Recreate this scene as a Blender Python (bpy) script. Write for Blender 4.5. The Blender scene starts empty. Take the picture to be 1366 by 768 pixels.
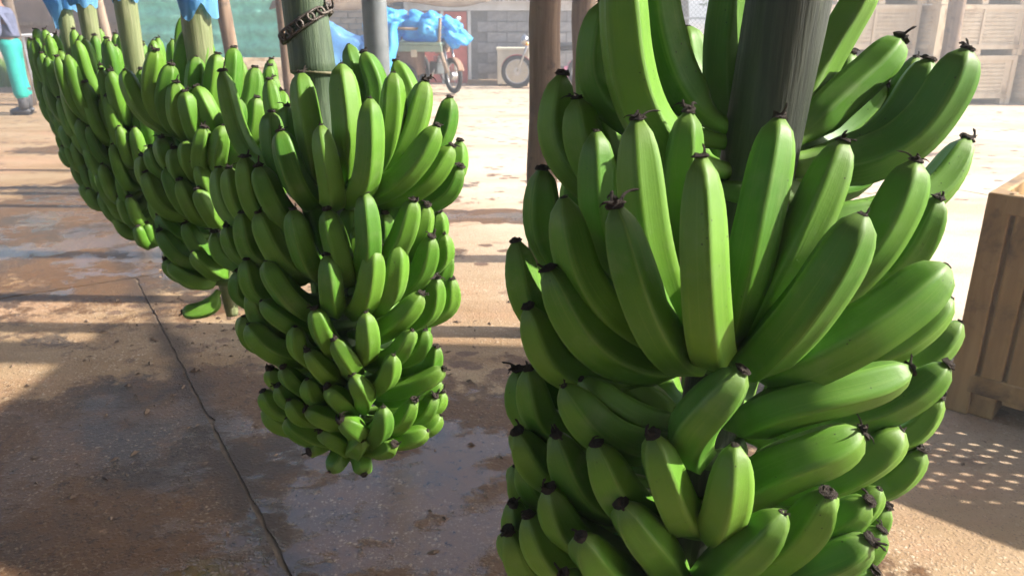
import bpy, math, random
import numpy as np
from mathutils import Vector, Matrix, Quaternion, noise

R = math.radians
random.seed(7)
scene = bpy.context.scene
col = scene.collection

# ------------------------------------------------------------------ camera
cam_d = bpy.data.cameras.new('camera')
cam = bpy.data.objects.new('camera', cam_d); col.objects.link(cam)
cam.location = (0, 0, 1.35)
cam.rotation_euler = (R(90 - 19.5), 0, 0)
cam_d.sensor_width = 36
cam_d.lens = 36 * 1032 / 1366
cam_d.clip_start = 0.02
cam_d.clip_end = 2000
cam_d.dof.use_dof = True
cam_d.dof.focus_distance = 0.95
cam_d.dof.aperture_fstop = 13
scene.camera = cam

# ------------------------------------------------------------------ sky, sun, exposure
SUN_AZ, SUN_EL = 92.0, 36.0          # clockwise from +Y, above the horizon
sun_vec = Vector((math.sin(R(SUN_AZ)) * math.cos(R(SUN_EL)), math.cos(R(SUN_AZ)) * math.cos(R(SUN_EL)), math.sin(R(SUN_EL))))
world = bpy.data.worlds.new('World'); scene.world = world
world.use_nodes = True
wn = world.node_tree
sky_tex = wn.nodes.new('ShaderNodeTexSky'); sky_tex.sky_type = 'NISHITA'
sky_tex.sun_disc = False
sky_tex.sun_elevation = R(SUN_EL); sky_tex.sun_rotation = R(SUN_AZ)
sky_tex.dust_density = 2.0
wn.links.new(sky_tex.outputs[0], wn.nodes['Background'].inputs[0])
wn.nodes['Background'].inputs[1].default_value = 0.12
sun_d = bpy.data.lights.new('sun', 'SUN'); sun_d.energy = 5.0; sun_d.angle = R(0.7); sun_d.color = (1, .945, .86)
sun = bpy.data.objects.new('sun', sun_d); col.objects.link(sun)
sun.location = (6, 4, 8)
sun.rotation_euler = (-sun_vec).to_track_quat('-Z', 'Y').to_euler()
scene.view_settings.view_transform = 'Standard'
scene.view_settings.look = 'None'
scene.view_settings.gamma = 1
scene.view_settings.exposure = 1.58
scene.cycles.use_denoising = True
scene.cycles.max_bounces = 6
scene.cycles.use_adaptive_sampling = True
scene.cycles.adaptive_threshold = .03
scene.cycles.diffuse_bounces = 3

# ------------------------------------------------------------------ helpers
def tag(o, label=None, cat=None, group=None, kind=None):
    if label: o['label'] = label
    if cat: o['category'] = cat
    if group: o['group'] = group
    if kind: o['kind'] = kind
    return o

def thing(name, loc, label, cat, group=None, rz=0):
    o = bpy.data.objects.new(name, None); col.objects.link(o)
    o.location = loc; o.rotation_euler = (0, 0, rz); o.empty_display_size = .1
    return tag(o, label, cat, group)

def link(name, me, parent=None, loc=(0, 0, 0), rot=None):
    o = bpy.data.objects.new(name, me); col.objects.link(o)
    o.location = loc
    if rot is not None: o.rotation_euler = rot
    if parent: o.parent = parent
    return o

class MB:
    def __init__(s): s.v = []; s.f = []
    def add(s, vs, fs):
        b = len(s.v); s.v += [tuple(p) for p in vs]; s.f += [tuple(i + b for i in f) for f in fs]; return s
    def box(s, c, d, m=None):
        hx, hy, hz = d[0] / 2, d[1] / 2, d[2] / 2
        vs = [Vector((x * hx, y * hy, z * hz)) for x in (-1, 1) for y in (-1, 1) for z in (-1, 1)]
        if m is not None: vs = [m @ p for p in vs]
        vs = [p + Vector(c) for p in vs]
        return s.add(vs, [(0, 1, 3, 2), (4, 6, 7, 5), (0, 4, 5, 1), (2, 3, 7, 6), (0, 2, 6, 4), (1, 5, 7, 3)])
    def tube(s, pts, rad, n=10, cap=True, squash=None):
        pts = [Vector(p) for p in pts]
        if not hasattr(rad, '__len__'): rad = [rad] * len(pts)
        t0 = (pts[1] - pts[0]).normalized()
        ref = Vector((0, 0, 1)) if abs(t0.z) < .9 else Vector((1, 0, 0))
        nrm = t0.cross(ref).normalized()
        vs = []; m = len(pts)
        for i, p in enumerate(pts):
            t = (pts[min(i + 1, m - 1)] - pts[max(i - 1, 0)]).normalized()
            nrm = (nrm - t * nrm.dot(t)).normalized(); bn = t.cross(nrm)
            for k in range(n):
                a = 2 * math.pi * k / n
                vs.append(p + (nrm * math.cos(a) + bn * math.sin(a)) * rad[i])
        fs = [(i * n + k, i * n + (k + 1) % n, (i + 1) * n + (k + 1) % n, (i + 1) * n + k) for i in range(m - 1) for k in range(n)]
        if cap: fs += [tuple(range(n - 1, -1, -1)), tuple((m - 1) * n + k for k in range(n))]
        return s.add(vs, fs)
    def torus(s, c, axis, Rr, r, n=24, k=8, sx=1.0):
        q = Vector((0, 0, 1)).rotation_difference(Vector(axis))
        vs = []
        for i in range(n):
            a = 2 * math.pi * i / n
            for j in range(k):
                b = 2 * math.pi * j / k
                p = Vector(((Rr + r * math.cos(b)) * math.cos(a) * sx, (Rr + r * math.cos(b)) * math.sin(a), r * math.sin(b)))
                vs.append(q @ p + Vector(c))
        return s.add(vs, [(i * k + j, ((i + 1) % n) * k + j, ((i + 1) % n) * k + (j + 1) % k, i * k + (j + 1) % k) for i in range(n) for j in range(k)])
    def blob(s, c, d, seed=0, amp=.2, freq=2.2, nu=22, nv=14, flat=None):
        vs = []; off = Vector((seed * 3.1, seed * 1.7, seed * 5.3))
        for j in range(nv + 1):
            ph = math.pi * j / nv
            for i in range(nu):
                th = 2 * math.pi * i / nu
                u = Vector((math.sin(ph) * math.cos(th), math.sin(ph) * math.sin(th), math.cos(ph)))
                k = 1 + amp * noise.noise(u * freq + off) - amp * .55 * abs(noise.noise(u * freq * 2.3 + off * 1.3))
                p = Vector((u.x * d[0], u.y * d[1], u.z * d[2])) * k
                if flat is not None and p.z < flat: p.z = flat + (p.z - flat) * .1
                vs.append(p + Vector(c))
        return s.add(vs, [(j * nu + i, (j + 1) * nu + i, (j + 1) * nu + (i + 1) % nu, j * nu + (i + 1) % nu) for j in range(nv) for i in range(nu)])
    def mesh(s, name, mat, smooth=False):
        me = bpy.data.meshes.new(name); me.from_pydata(s.v, [], s.f); me.materials.append(mat)
        if smooth: me.shade_smooth()
        me.update(); return me
    def build(s, name, mat, parent=None, loc=(0, 0, 0), smooth=False, bevel=0, rot=None):
        o = link(name, s.mesh(name, mat, smooth), parent, loc, rot)
        if bevel:
            b = o.modifiers.new('bevel', 'BEVEL'); b.width = bevel; b.segments = 2; b.limit_method = 'ANGLE'
        return o

# ------------------------------------------------------------------ materials
class NT:
    def __init__(s, name):
        s.m = bpy.data.materials.new(name); s.m.use_nodes = True
        s.t = s.m.node_tree; s.p = s.t.nodes['Principled BSDF']
    def n(s, kind, **kw):
        nd = s.t.nodes.new('ShaderNode' + kind)
        for k, v in kw.items(): setattr(nd, k, v)
        return nd
    def l(s, a, b): s.t.links.new(a, b); return s
    def val(s, sock, v):
        if isinstance(v, (int, float, tuple, list)): sock.default_value = v
        else: s.l(v, sock)
    def math(s, op, a, b=0., c=None, clamp=False):
        nd = s.n('Math', operation=op, use_clamp=clamp); s.val(nd.inputs[0], a); s.val(nd.inputs[1], b)
        if c is not None: s.val(nd.inputs[2], c)
        return nd.outputs[0]
    def vmath(s, op, a, b=(0, 0, 0), out=0):
        nd = s.n('VectorMath', operation=op); s.val(nd.inputs[0], a); s.val(nd.inputs[1], b)
        return nd.outputs[out]
    def noise(s, vec, scale, detail=4, rough=.55, dist=0):
        nd = s.n('TexNoise'); nd.inputs['Scale'].default_value = scale; nd.inputs['Detail'].default_value = detail
        nd.inputs['Roughness'].default_value = rough; nd.inputs['Distortion'].default_value = dist
        if vec is not None: s.l(vec, nd.inputs['Vector'])
        return nd.outputs[0]
    def vor(s, vec, scale, feature='F1', out='Distance'):
        nd = s.n('TexVoronoi', feature=feature); nd.inputs['Scale'].default_value = scale; s.l(vec, nd.inputs['Vector'])
        return nd.outputs[out]
    def step(s, v, a, b, lo=0., hi=1.):
        nd = s.n('MapRange', interpolation_type='SMOOTHSTEP'); s.val(nd.inputs[0], v)
        for i, x in enumerate((a, b, lo, hi)): s.val(nd.inputs[i + 1], x)
        return nd.outputs[0]
    def mix(s, f, a, b, blend='MIX'):
        nd = s.n('Mix', data_type='RGBA', blend_type=blend); s.val(nd.inputs[0], f)
        for sock, v in ((nd.inputs[6], a), (nd.inputs[7], b)):
            if isinstance(v, (tuple, list)): sock.default_value = (v[0], v[1], v[2], 1)
            else: s.l(v, sock)
        return nd.outputs[2]
    def scale(s, vec, xyz): return s.vmath('MULTIPLY', vec, xyz)
    def coord(s, which='Object'): return s.n('TexCoord').outputs[which]
    def pos(s): return s.n('NewGeometry').outputs['Position']
    def bump(s, h, strength=.3, dist=.01):
        nd = s.n('Bump'); nd.inputs['Strength'].default_value = strength; nd.inputs['Distance'].default_value = dist
        s.val(nd.inputs['Height'], h); s.l(nd.outputs[0], s.p.inputs['Normal'])
    def set(s, color=None, rough=None, spec=None, metal=None, coat=None):
        if color is not None:
            if isinstance(color, (tuple, list)): s.p.inputs['Base Color'].default_value = (*color[:3], 1)
            else: s.l(color, s.p.inputs['Base Color'])
        if rough is not None: s.val(s.p.inputs['Roughness'], rough)
        if spec is not None: s.val(s.p.inputs['Specular IOR Level'], spec)
        if metal is not None: s.val(s.p.inputs['Metallic'], metal)
        if coat is not None: s.p.inputs['Coat Weight'].default_value = coat
        return s

def worn(name, c1, c2, scale=6, rough=.6, bump=.2, spec=.4, metal=0, stretch=(1, 1, 1), dirt=None, dist=.004):
    m = NT(name); v = m.scale(m.coord(), stretch)
    n = m.noise(v, scale, 6, .6)
    c = m.mix(m.step(n, .32, .68), c1, c2)
    if dirt:
        d = m.noise(m.coord(), scale * .35, 5, .65, .4)
        c = m.mix(m.step(d, .5, .72), c, dirt)
    m.set(c, m.math('ADD', m.math('MULTIPLY', n, .25), rough - .12), spec, metal)
    m.bump(m.noise(v, scale * 4, 5, .6), bump, dist)
    return m.m

def banana_material():
    m = NT('green_banana_skin')
    rnd = m.n('ObjectInfo').outputs['Random']
    co = m.coord('Object'); uv = m.n('UVMap').outputs[0]
    sep = m.n('SeparateXYZ'); m.l(uv, sep.inputs[0]); v = sep.outputs[1]
    p = m.vmath('ADD', co, m.vmath('MULTIPLY', m.n('ObjectInfo').outputs['Location'], (17, 23, 31)))
    big = m.noise(p, 14, 3, .5)
    c = m.mix(m.step(big, .3, .7), (.054, .176, .011), (.098, .246, .020))
    c = m.mix(m.math('MULTIPLY', rnd, .55), c, (.134, .256, .024))
    c = m.mix(m.step(m.n('ObjectInfo').outputs['Random'], .30, .0, 0, .6), c, (.040, .135, .008))
    # paler yellowish green at the stalk end, duller towards the blossom end
    c = m.mix(m.step(v, .30, .05), c, (.16, .30, .05))
    c = m.mix(m.step(v, .90, 1.0, 0, .55), c, (.10, .145, .03))
    # long faint streaks of the skin
    su = m.n('CombineXYZ'); m.l(m.math('MULTIPLY', sep.outputs[0], 60), su.inputs[0]); m.l(m.math('MULTIPLY', v, 2.2), su.inputs[1]); m.l(m.math('MULTIPLY', rnd, 40), su.inputs[2])
    st = m.noise(su.outputs[0], 1.0, 3, .6)
    c = m.mix(m.step(st, .52, .75, 0, .22), c, (.20, .33, .06))
    rdg = m.math('ABSOLUTE', m.math('SUBTRACT', m.math('FRACT', m.math('ADD', m.math('MULTIPLY', sep.outputs[0], 5), .5)), .5))
    c = m.mix(m.step(rdg, .09, .0, 0, .38), c, (.19, .33, .07))
    # latex stains, rub marks and small dark specks
    blot = m.step(m.noise(m.scale(p, (1, 1, .6)), 55, 5, .7), .66, .74)
    gate = m.step(m.noise(p, 9, 2), .44, .58)
    c = m.mix(m.math('MULTIPLY', m.math('MULTIPLY', blot, gate), .75), c, (.028, .03, .012))
    # rub marks: brown scuffs and pale dusty bloom
    scf = m.noise(m.vmath('ADD', m.scale(p, (1, 1, .35)), (3, 1, 8)), 30, 6, .72)
    c = m.mix(m.step(scf, .64, .74, 0, .55), c, (.13, .105, .035))
    c = m.mix(m.step(m.noise(m.vmath('ADD', p, (9, 2, 1)), 20, 5, .6), .52, .75, 0, .30), c, (.21, .29, .12))
    sp = m.step(m.vor(p, 130), .14, .07)
    gate2 = m.step(m.noise(m.vmath('ADD', p, (5, 5, 5)), 22, 2), .55, .62)
    c = m.mix(m.math('MULTIPLY', m.math('MULTIPLY', sp, gate2), .85), c, (.018, .014, .008))
    m.set(c, m.math('ADD', m.math('MULTIPLY', m.noise(p, 40, 4), .30), .38), .34)
    m.bump(m.math('ADD', m.noise(p, 220, 4, .6), m.math('MULTIPLY', st, 1.2)), .10, .002)
    return m.m

def stem_material(name, c1, c2, c3):
    m = NT(name); co = m.coord('Object')
    v = m.scale(co, (1, 1, .045))
    f = m.noise(v, 160, 5, .65)
    c = m.mix(m.step(f, .35, .68), c1, c2)
    c = m.mix(m.step(m.noise(m.scale(co, (1, 1, .12)), 45, 4, .6), .58, .74), c, c3)
    c = m.mix(m.step(m.noise(co, 24, 6, .7), .62, .72, 0, .7), c, (.05, .045, .035))
    m.set(c, .5, .4); m.bump(f, .5, .004)
    return m.m

def floor_material(name, near=True):
    m = NT(name); p = m.pos()
    wob = m.noise(p, 2.1, 6, .62)
    fine = m.noise(p, 9, 6, .7)
    # dry cement: warm tan with lighter trowel streaks running across the slabs
    streak = m.noise(m.scale(m.vmath('ADD', p, (3, 1, 0)), (.35, 1.5, 1)), 1.6, 5, .6)
    base = m.mix(m.step(streak, .36, .66), (.245, .152, .074), (.335, .235, .135))
    base = m.mix(m.step(fine, .45, .75, 0, .45), base, (.33, .215, .135))
    sepp = m.n('SeparateXYZ'); m.l(p, sepp.inputs[0])
    base = m.mix(m.step(m.math('ADD', m.math('MULTIPLY_ADD', sepp.outputs[0], 1.2, sepp.outputs[1]), m.math('MULTIPLY', wob, 2)), 3.8, 7.5, 0, .8), base, (.60, .49, .37))  # paler towards the open yard: its sunlit brightness is put into the colour
    red = m.step(m.noise(m.vmath('ADD', m.scale(p, (.45, 1, 1)), (11, 4, 0)), 1.1, 6, .65), .46, .66, 0, .62)
    base = m.mix(red, base, (.38, .215, .125))
    # where water lies or has soaked in: blobs in the plan of the floor, edges broken by noise
    blobs = [(-.25, 2.05, .95, .80), (-.55, 1.55, .9, .6), (-1.30, 2.25, .85, .60), (-1.75, 1.75, .6, .5), (-2.35, 5.5, 1.9, 2.2), (-2.2, 4.6, 1.5, 1.0), (-3.0, 6.6, .8, .6), (-3.2, 4.5, .8, .22),
             (-.15, 5.35, 1.0, .22), (.5, 2.6, .6, .5), (.5, 1.3, .8, .7), (-4.1, 8.2, 1.2, .45), (2.0, 5.2, .7, .2), (3.0, 7.9, 1.4, .3)]
    w = None
    for (bx, by, rx, ry) in blobs:
        d = m.vmath('LENGTH', m.vmath('DIVIDE', m.vmath('SUBTRACT', p, (bx, by, 0)), (rx, ry, 1)), out=1)
        v = m.math('SUBTRACT', 1.0, d)
        w = v if w is None else m.math('MAXIMUM', w, v)
    w = m.math('ADD', w, m.math('MULTIPLY', m.math('SUBTRACT', wob, .5), 1.5))
    w = m.math('ADD', w, m.math('MULTIPLY', m.math('SUBTRACT', fine, .5), .9))
    soak = m.step(w, -.06, .10)
    pool = m.step(m.math('ADD', m.noise(m.vmath('ADD', m.scale(p, (1, 1.4, 1)), (6, 3, 0)), 3.2, 7, .68), m.math('MULTIPLY', m.math('SUBTRACT', w, .35), .30)), .525, .62)
    sxy = m.n('SeparateXYZ'); m.l(p, sxy.inputs[0])
    pool = m.math('MULTIPLY', pool, m.step(w, .02, .2))
    pool = m.math('MULTIPLY', pool, m.math('MAXIMUM', m.step(sxy.outputs[0], -1.15, -.7, .25, 1), m.step(sxy.outputs[1], 3.2, 3.9)))
    # drips and footprints: small dark spots in a loose cluster
    dv = m.vor(m.vmath('ADD', m.scale(p, (1, 1.5, 1)), m.vmath('MULTIPLY', m.n('NewGeometry').outputs['Position'], (0, 0, 0))), 5.5)
    dd = m.math('ADD', dv, m.math('MULTIPLY', m.math('SUBTRACT', m.noise(p, 16, 5, .7), .5), .5))
    drip = m.math('MULTIPLY', m.step(dd, .30, .24), m.step(m.noise(m.vmath('ADD', p, (7, 0, 0)), 1.3, 2), .42, .54))
    # exposed aggregate
    pw = m.n('TexNoise'); pw.inputs['Scale'].default_value = 40; m.l(p, pw.inputs['Vector'])
    pd = m.vmath('ADD', p, m.vmath('MULTIPLY', pw.outputs[1], (.02, .02, 0)))
    ag = m.vor(pd, 75); agc = m.vor(pd, 75, out='Color')
    sepc = m.n('SeparateColor'); m.l(agc, sepc.inputs[0])
    ag2 = m.vor(pd, 170); ag2c = m.vor(pd, 170, out='Color')
    sepd = m.n('SeparateColor'); m.l(ag2c, sepd.inputs[0])
    worn_ = m.step(m.noise(m.vmath('ADD', p, (2, 9, 0)), 1.5, 5, .7), .36, .60)
    stone = m.math('MULTIPLY', m.math('MULTIPLY', m.step(ag, .50, .20), m.step(sepc.outputs[0], .55, .95)), worn_)
    stone = m.math('MAXIMUM', stone, m.math('MULTIPLY', m.math('MULTIPLY', m.step(ag2, .5, .2), m.step(sepd.outputs[0], .6, 1.0)), worn_))
    base = m.mix(m.math('MULTIPLY', stone, .75), base, (.55, .45, .33))
    base = m.mix(m.math('MULTIPLY', m.step(sepd.outputs[1], .70, .9), m.math('MULTIPLY', m.step(ag2, .5, .3), .6)), base, (.10, .075, .055))
    slate = m.step(m.noise(m.vmath('ADD', p, (1, 7, 0)), 1.7, 5, .62), .45, .62)
    wetc = m.mix(.88, base, m.mix(slate, (.095, .046, .018), (.034, .028, .025)), 'MIX')
    wetc = m.mix(m.step(fine, .48, .70, 0, .75), wetc, (.135, .062, .020))
    wetc = m.mix(m.step(m.noise(p, 26, 6, .75), .52, .66, 0, .75), wetc, (.022, .016, .012))
    wetc = m.mix(m.math('MULTIPLY', stone, .62), wetc, (.38, .27, .16))
    c = m.mix(soak, base, wetc)
    c = m.mix(m.math('MULTIPLY', drip, m.math('SUBTRACT', 1, soak)), c, (.14, .085, .055))
    sc = m.noise(m.scale(p, (1, 1, 1)), 34, 5, .75)
    c = m.mix(m.step(sc, .60, .74, 0, .55), c, (.085, .055, .038))
    # grime that has washed along the long slab joint
    jb = m.math('ABSOLUTE', m.math('SUBTRACT', m.vmath('DOT_PRODUCT', p, (.8471, .5315, 0), out=1), .38))
    jb = m.math('ADD', jb, m.math('MULTIPLY', m.math('SUBTRACT', m.noise(p, 5, 6, .65), .5), .22))
    ja = m.math('ABSOLUTE', m.math('SUBTRACT', m.vmath('DOT_PRODUCT', p, (-.5315, .8471, 0), out=1), 4.46))
    ja = m.math('ADD', ja, m.math('MULTIPLY', m.math('SUBTRACT', m.noise(m.vmath('ADD', p, (4, 4, 0)), 4, 6, .7), .5), .30))
    c = m.mix(m.math('MULTIPLY', m.step(ja, .06, .0, 0, .7), m.step(sepp.outputs[0], -.6, -1.2)), c, (.07, .045, .03))
    c = m.mix(m.math('MULTIPLY', m.step(jb, .11, .0, 0, .85), m.step(sepp.outputs[1], 5.0, 4.2)), c, (.055, .036, .024))
    r = m.math('SUBTRACT', .78, m.math('MULTIPLY', soak, .22))
    r = m.math('SUBTRACT', r, m.math('MULTIPLY', pool, .50))
    m.set(c, r, m.math('ADD', m.math('SUBTRACT', .30, m.math('MULTIPLY', soak, .05)), m.math('MULTIPLY', pool, .50)))
    h = m.math('ADD', m.math('MULTIPLY', m.noise(p, 90, 4, .7), .6), m.math('MULTIPLY', m.step(ag, .5, .15), .5))
    h = m.math('ADD', h, m.math('MULTIPLY', m.noise(p, 22, 4), .7))
    h = m.math('MULTIPLY', h, m.math('SUBTRACT', 1.0, m.math('MULTIPLY', pool, .80)))
    m.bump(h, .5, .006)
    return m.m

M = {}
M['banana'] = banana_material()
M['tip'] = worn('dried_blossom', (.012, .009, .008), (.085, .066, .055), 240, .85, .8, .2)
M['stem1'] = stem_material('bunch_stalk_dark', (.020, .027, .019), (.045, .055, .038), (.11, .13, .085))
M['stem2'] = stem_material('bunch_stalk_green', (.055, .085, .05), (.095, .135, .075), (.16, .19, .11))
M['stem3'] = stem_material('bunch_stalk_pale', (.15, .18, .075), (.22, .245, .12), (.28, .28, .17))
M['crown'] = worn('hand_cushion', (.06, .13, .025), (.12, .19, .05), 60, .55, .4)
M['scar'] = worn('bract_scar', (.22, .20, .12), (.11, .10, .05), 90, .7, .5)
M['floor'] = floor_material('wet_cement_floor')
M['joint'] = worn('joint_dirt', (.10, .07, .045), (.17, .12, .08), 30, .9, .6)
M['earth'] = worn('dry_earth', (.36, .24, .15), (.46, .33, .22), .8, .9, .4, .2, dist=.02)
M['log'] = worn('weathered_log', (.14, .092, .062), (.25, .175, .12), 30, .8, .7, .25, stretch=(1, 1, .06), dirt=(.075, .055, .045))
M['paleLog'] = worn('pale_log', (.20, .15, .11), (.30, .23, .17), 30, .8, .6, .25, stretch=(1, 1, .06), dirt=(.13, .10, .08))
M['steel'] = worn('painted_steel', (.12, .135, .14), (.17, .185, .19), 12, .45, .1, .5, dirt=(.10, .095, .085))
M['chain'] = worn('rusty_chain', (.07, .062, .058), (.15, .125, .105), 80, .55, .4, .5, .6)
M['zinc'] = worn('zinc_sheet', (.09, .07, .055), (.15, .12, .10), 5, .6, .15, .4, .1, dirt=(.10, .06, .04))
M['bin'] = worn('bin_plastic', (.25, .145, .05), (.40, .255, .105), 16, .55, .3, .4, stretch=(1, 1, .12), dirt=(.07, .038, .016))
M['binfar'] = worn('bin_plastic_lit', (.62, .49, .33), (.70, .58, .42), 7, .6, .15, .35, stretch=(1, 1, .5), dirt=(.36, .25, .15))  # sunlit brightness of the far bins is raised into the base colour
M['dark'] = worn('black_rubber', (.018, .018, .018), (.035, .032, .03), 30, .7, .3)
M['blueF'] = worn('blue_plastic_film', (.07, .33, .72), (.12, .45, .80), 7, .28, .4, .6, dist=.01)
M['teal'] = None
M['white'] = worn('white_paint', (.70, .69, .66), (.80, .79, .77), 5, .6, .1, .3, dirt=(.55, .50, .44))
M['red'] = worn('red_paint', (.60, .15, .12), (.68, .20, .16), 5, .6, .1, .3, dirt=(.40, .13, .10))
M['block'] = worn('cement_block', (.27, .26, .255), (.36, .35, .34), 14, .9, .5, .2)
M['mortar'] = worn('mortar', (.20, .19, .18), (.26, .25, .24), 20, .9, .4, .2)
M['wallbrown'] = worn('brown_mud_wall', (.21, .155, .125), (.28, .21, .17), 3, .9, .3, .2, dirt=(.17, .12, .095))
M['rustroof'] = worn('rusted_roof', (.20, .145, .10), (.28, .21, .15), 6, .7, .3, .3, dirt=(.14, .085, .055))
M['chrome'] = worn('worn_chrome', (.45, .45, .45), (.6, .6, .6), 20, .3, .1, .5, .9)
M['bikered'] = worn('bike_red', (.45, .05, .05), (.50, .09, .08), 10, .35, .05, .5)
M['bikebrown'] = worn('dusty_bike', (.22, .13, .085), (.32, .20, .135), 10, .75, .2, .3)
M['amber'] = worn('amber_lens', (.75, .36, .03), (.8, .42, .05), 10, .3, .05, .5)
M['deckgreen'] = worn('faded_green_deck', (.25, .34, .26), (.32, .40, .31), 8, .7, .2, .3)
M['orange'] = worn('orange_sack', (.75, .36, .16), (.80, .44, .22), 6, .7, .3)
M['pink'] = worn('pink_sack', (.75, .20, .33), (.80, .32, .42), 6, .7, .3)
M['cream'] = worn('cream_box', (.56, .50, .38), (.64, .58, .46), 6, .7, .2)
M['leaf'] = worn('tree_leaf', (.05, .10, .025), (.09, .15, .045), 3, .6, 0)
M['bark'] = worn('tree_bark', (.10, .075, .055), (.16, .12, .09), 14, .9, .6)
M['grass'] = worn('grass_blade', (.10, .20, .03), (.17, .27, .05), 2, .7, 0)
M['wire'] = worn('galvanised_wire', (.36, .37, .36), (.46, .46, .45), 10, .5, .1, .5, .5)
M['trouser'] = worn('teal_overall', (.012, .27, .225), (.022, .34, .285), 8, .75, .3)
M['jacket'] = worn('navy_jacket', (.07, .08, .13), (.12, .13, .20), 9, .85, .3)
M['skin'] = worn('brown_skin', (.20, .10, .06), (.24, .125, .08), 20, .55, .1)
M['cap'] = worn('pale_hair_net', (.55, .60, .70), (.66, .70, .78), 14, .8, .3)
M['boot'] = worn('grey_gumboot', (.045, .045, .05), (.08, .08, .085), 12, .5, .1)
M['litter'] = worn('dry_flower_bits', (.05, .03, .02), (.22, .15, .10), 14, .9, .2)

def film_material(name, col_, trans=.5, rough=.5):
    m = NT(name)
    n = m.noise(m.coord(), 9, 5, .6)
    c = m.mix(m.step(n, .35, .65), col_, tuple(min(1, x * 1.25) for x in col_))
    m.set(c, rough, .45); m.bump(n, .35, .01)
    tr = m.n('BsdfTranslucent'); m.l(c, tr.inputs[0])
    mx = m.n('MixShader'); mx.inputs[0].default_value = trans
    m.l(m.p.outputs[0], mx.inputs[1]); m.l(tr.outputs[0], mx.inputs[2])
    m.l(mx.outputs[0], m.t.nodes['Material Output'].inputs[0])
    return m.m
M['bag'] = film_material('blue_bag_film', (.17, .42, .74), .5, .3)
M['tarp'] = film_material('bright_blue_sheet', (.10, .46, .82), .4, .4)
M['teal'] = film_material('green_shade_net', (.36, .68, .56), .5, .8)

# ------------------------------------------------------------------ ground and floor
g = MB().add([(-140, -140, -.06), (140, -140, -.06), (140, 160, -.06), (-140, 160, -.06)], [(0, 1, 2, 3)])
tag(g.build('ground', M['earth']), 'bare tan earth beyond the cement yard', kind='structure')
A_ = Vector((-.5315, .8471, 0)).normalized(); B_ = Vector((.8471, .5315, 0)).normalized()
a0, b0, SL, SA = 4.46, .38, 3.0, 6.0
def ab(a, b, z=0): p = A_ * a + B_ * b; return (p.x, p.y, z)
yard = MB().add([ab(-7.6, -14.5, -.004), ab(-7.6, 18.6, -.004), ab(22.5, 18.6, -.004), ab(22.5, -14.5, -.004)], [(3, 2, 1, 0)]).build('yard_floor', M['joint'])
tag(yard, 'wet tan cement yard floor cast in big slabs', kind='structure')
rs = random.Random(3)
for i in range(-2, 3):
    for j in range(-5, 6):
        q = .003
        e = lambda: rs.uniform(-.004, .004)
        z0 = rs.uniform(-.0015, .0015)
        aa, bb = a0 + i * SA, b0 + j * SL + (1.45 if i >= 0 else 0)
        N_ = 12; pts = []
        # ragged outline: the slab edges are chipped a little
        cor = [(aa + q, bb + q), (aa + SA - q, bb + q), (aa + SA - q, bb + SL - q), (aa + q, bb + SL - q)]
        near = -9 < aa < 8 and abs(bb) < 8
        nn = 110 if near else 1
        for c in range(4):
            p0, p1 = cor[c], cor[(c + 1) % 4]
            for k in range(nn):
                f = k / nn
                w = (noise.noise(Vector((p0[0] * 3 + f * 25, p0[1] * 3 + f * 21, c))) * 1.3 + rs.uniform(-.35, .35) + (1.5 * rs.random() if rs.random() < .05 else 0)) * (.010 if near else 0)
                nx, ny = (p1[1] - p0[1]), -(p1[0] - p0[0]); L = math.hypot(nx, ny)
                pts.append((p0[0] + (p1[0] - p0[0]) * f - nx / L * abs(w), p0[1] + (p1[1] - p0[1]) * f - ny / L * abs(w)))
        n = len(pts)
        top = [ab(x, y, z0) for x, y in pts]; bot = [ab(x, y, -.0035) for x, y in pts]
        # outline runs a -> b, which is clockwise seen from above
        mb = MB().add(top + bot, [tuple(range(n - 1, -1, -1))] + [(k, (k + 1) % n, n + (k + 1) % n, n + k) for k in range(n)])
        mb.build('concrete_slab', M['floor'], yard)

# dried flower bits and crumbs lying on the cement
lit = MB(); rl = random.Random(11)
def bit(x, y, s):
    a = rl.uniform(0, 6.28); ca, sa = math.cos(a), math.sin(a); e = rl.uniform(.25, .6)
    P = lambda u, v, w: (x + (u * ca - v * sa) * s, y + (u * sa + v * ca) * s, .002 + w * s)
    lit.add([P(-1, 0, 0), P(0, -e, .05), P(1, rl.uniform(-.5, .5), .1), P(0, e, .1), P(.1, 0, .55 * rl.random() + .2)], [(0, 1, 4), (1, 2, 4), (2, 3, 4), (3, 0, 4)])
for k in range(900):
    t = rl.random()
    if t < .55: x, y = rl.gauss(-1.15, .45), rl.gauss(3.6, .55)
    elif t < .8: x, y = rl.gauss(-.9, .7), rl.gauss(2.4, .8)
    else: x, y = rl.uniform(-2.2, 2.2), rl.uniform(1.4, 5.5)
    bit(x, y, abs(rl.gauss(0, .008)) + .003)
for k in range(26): bit(rl.gauss(-1.0, .25), rl.gauss(3.2, .25), rl.uniform(.012, .022))
tag(lit.build('floor_litter', M['litter']), 'dry flower bits and crumbs scattered over the cement', 'litter', kind='stuff')

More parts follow.
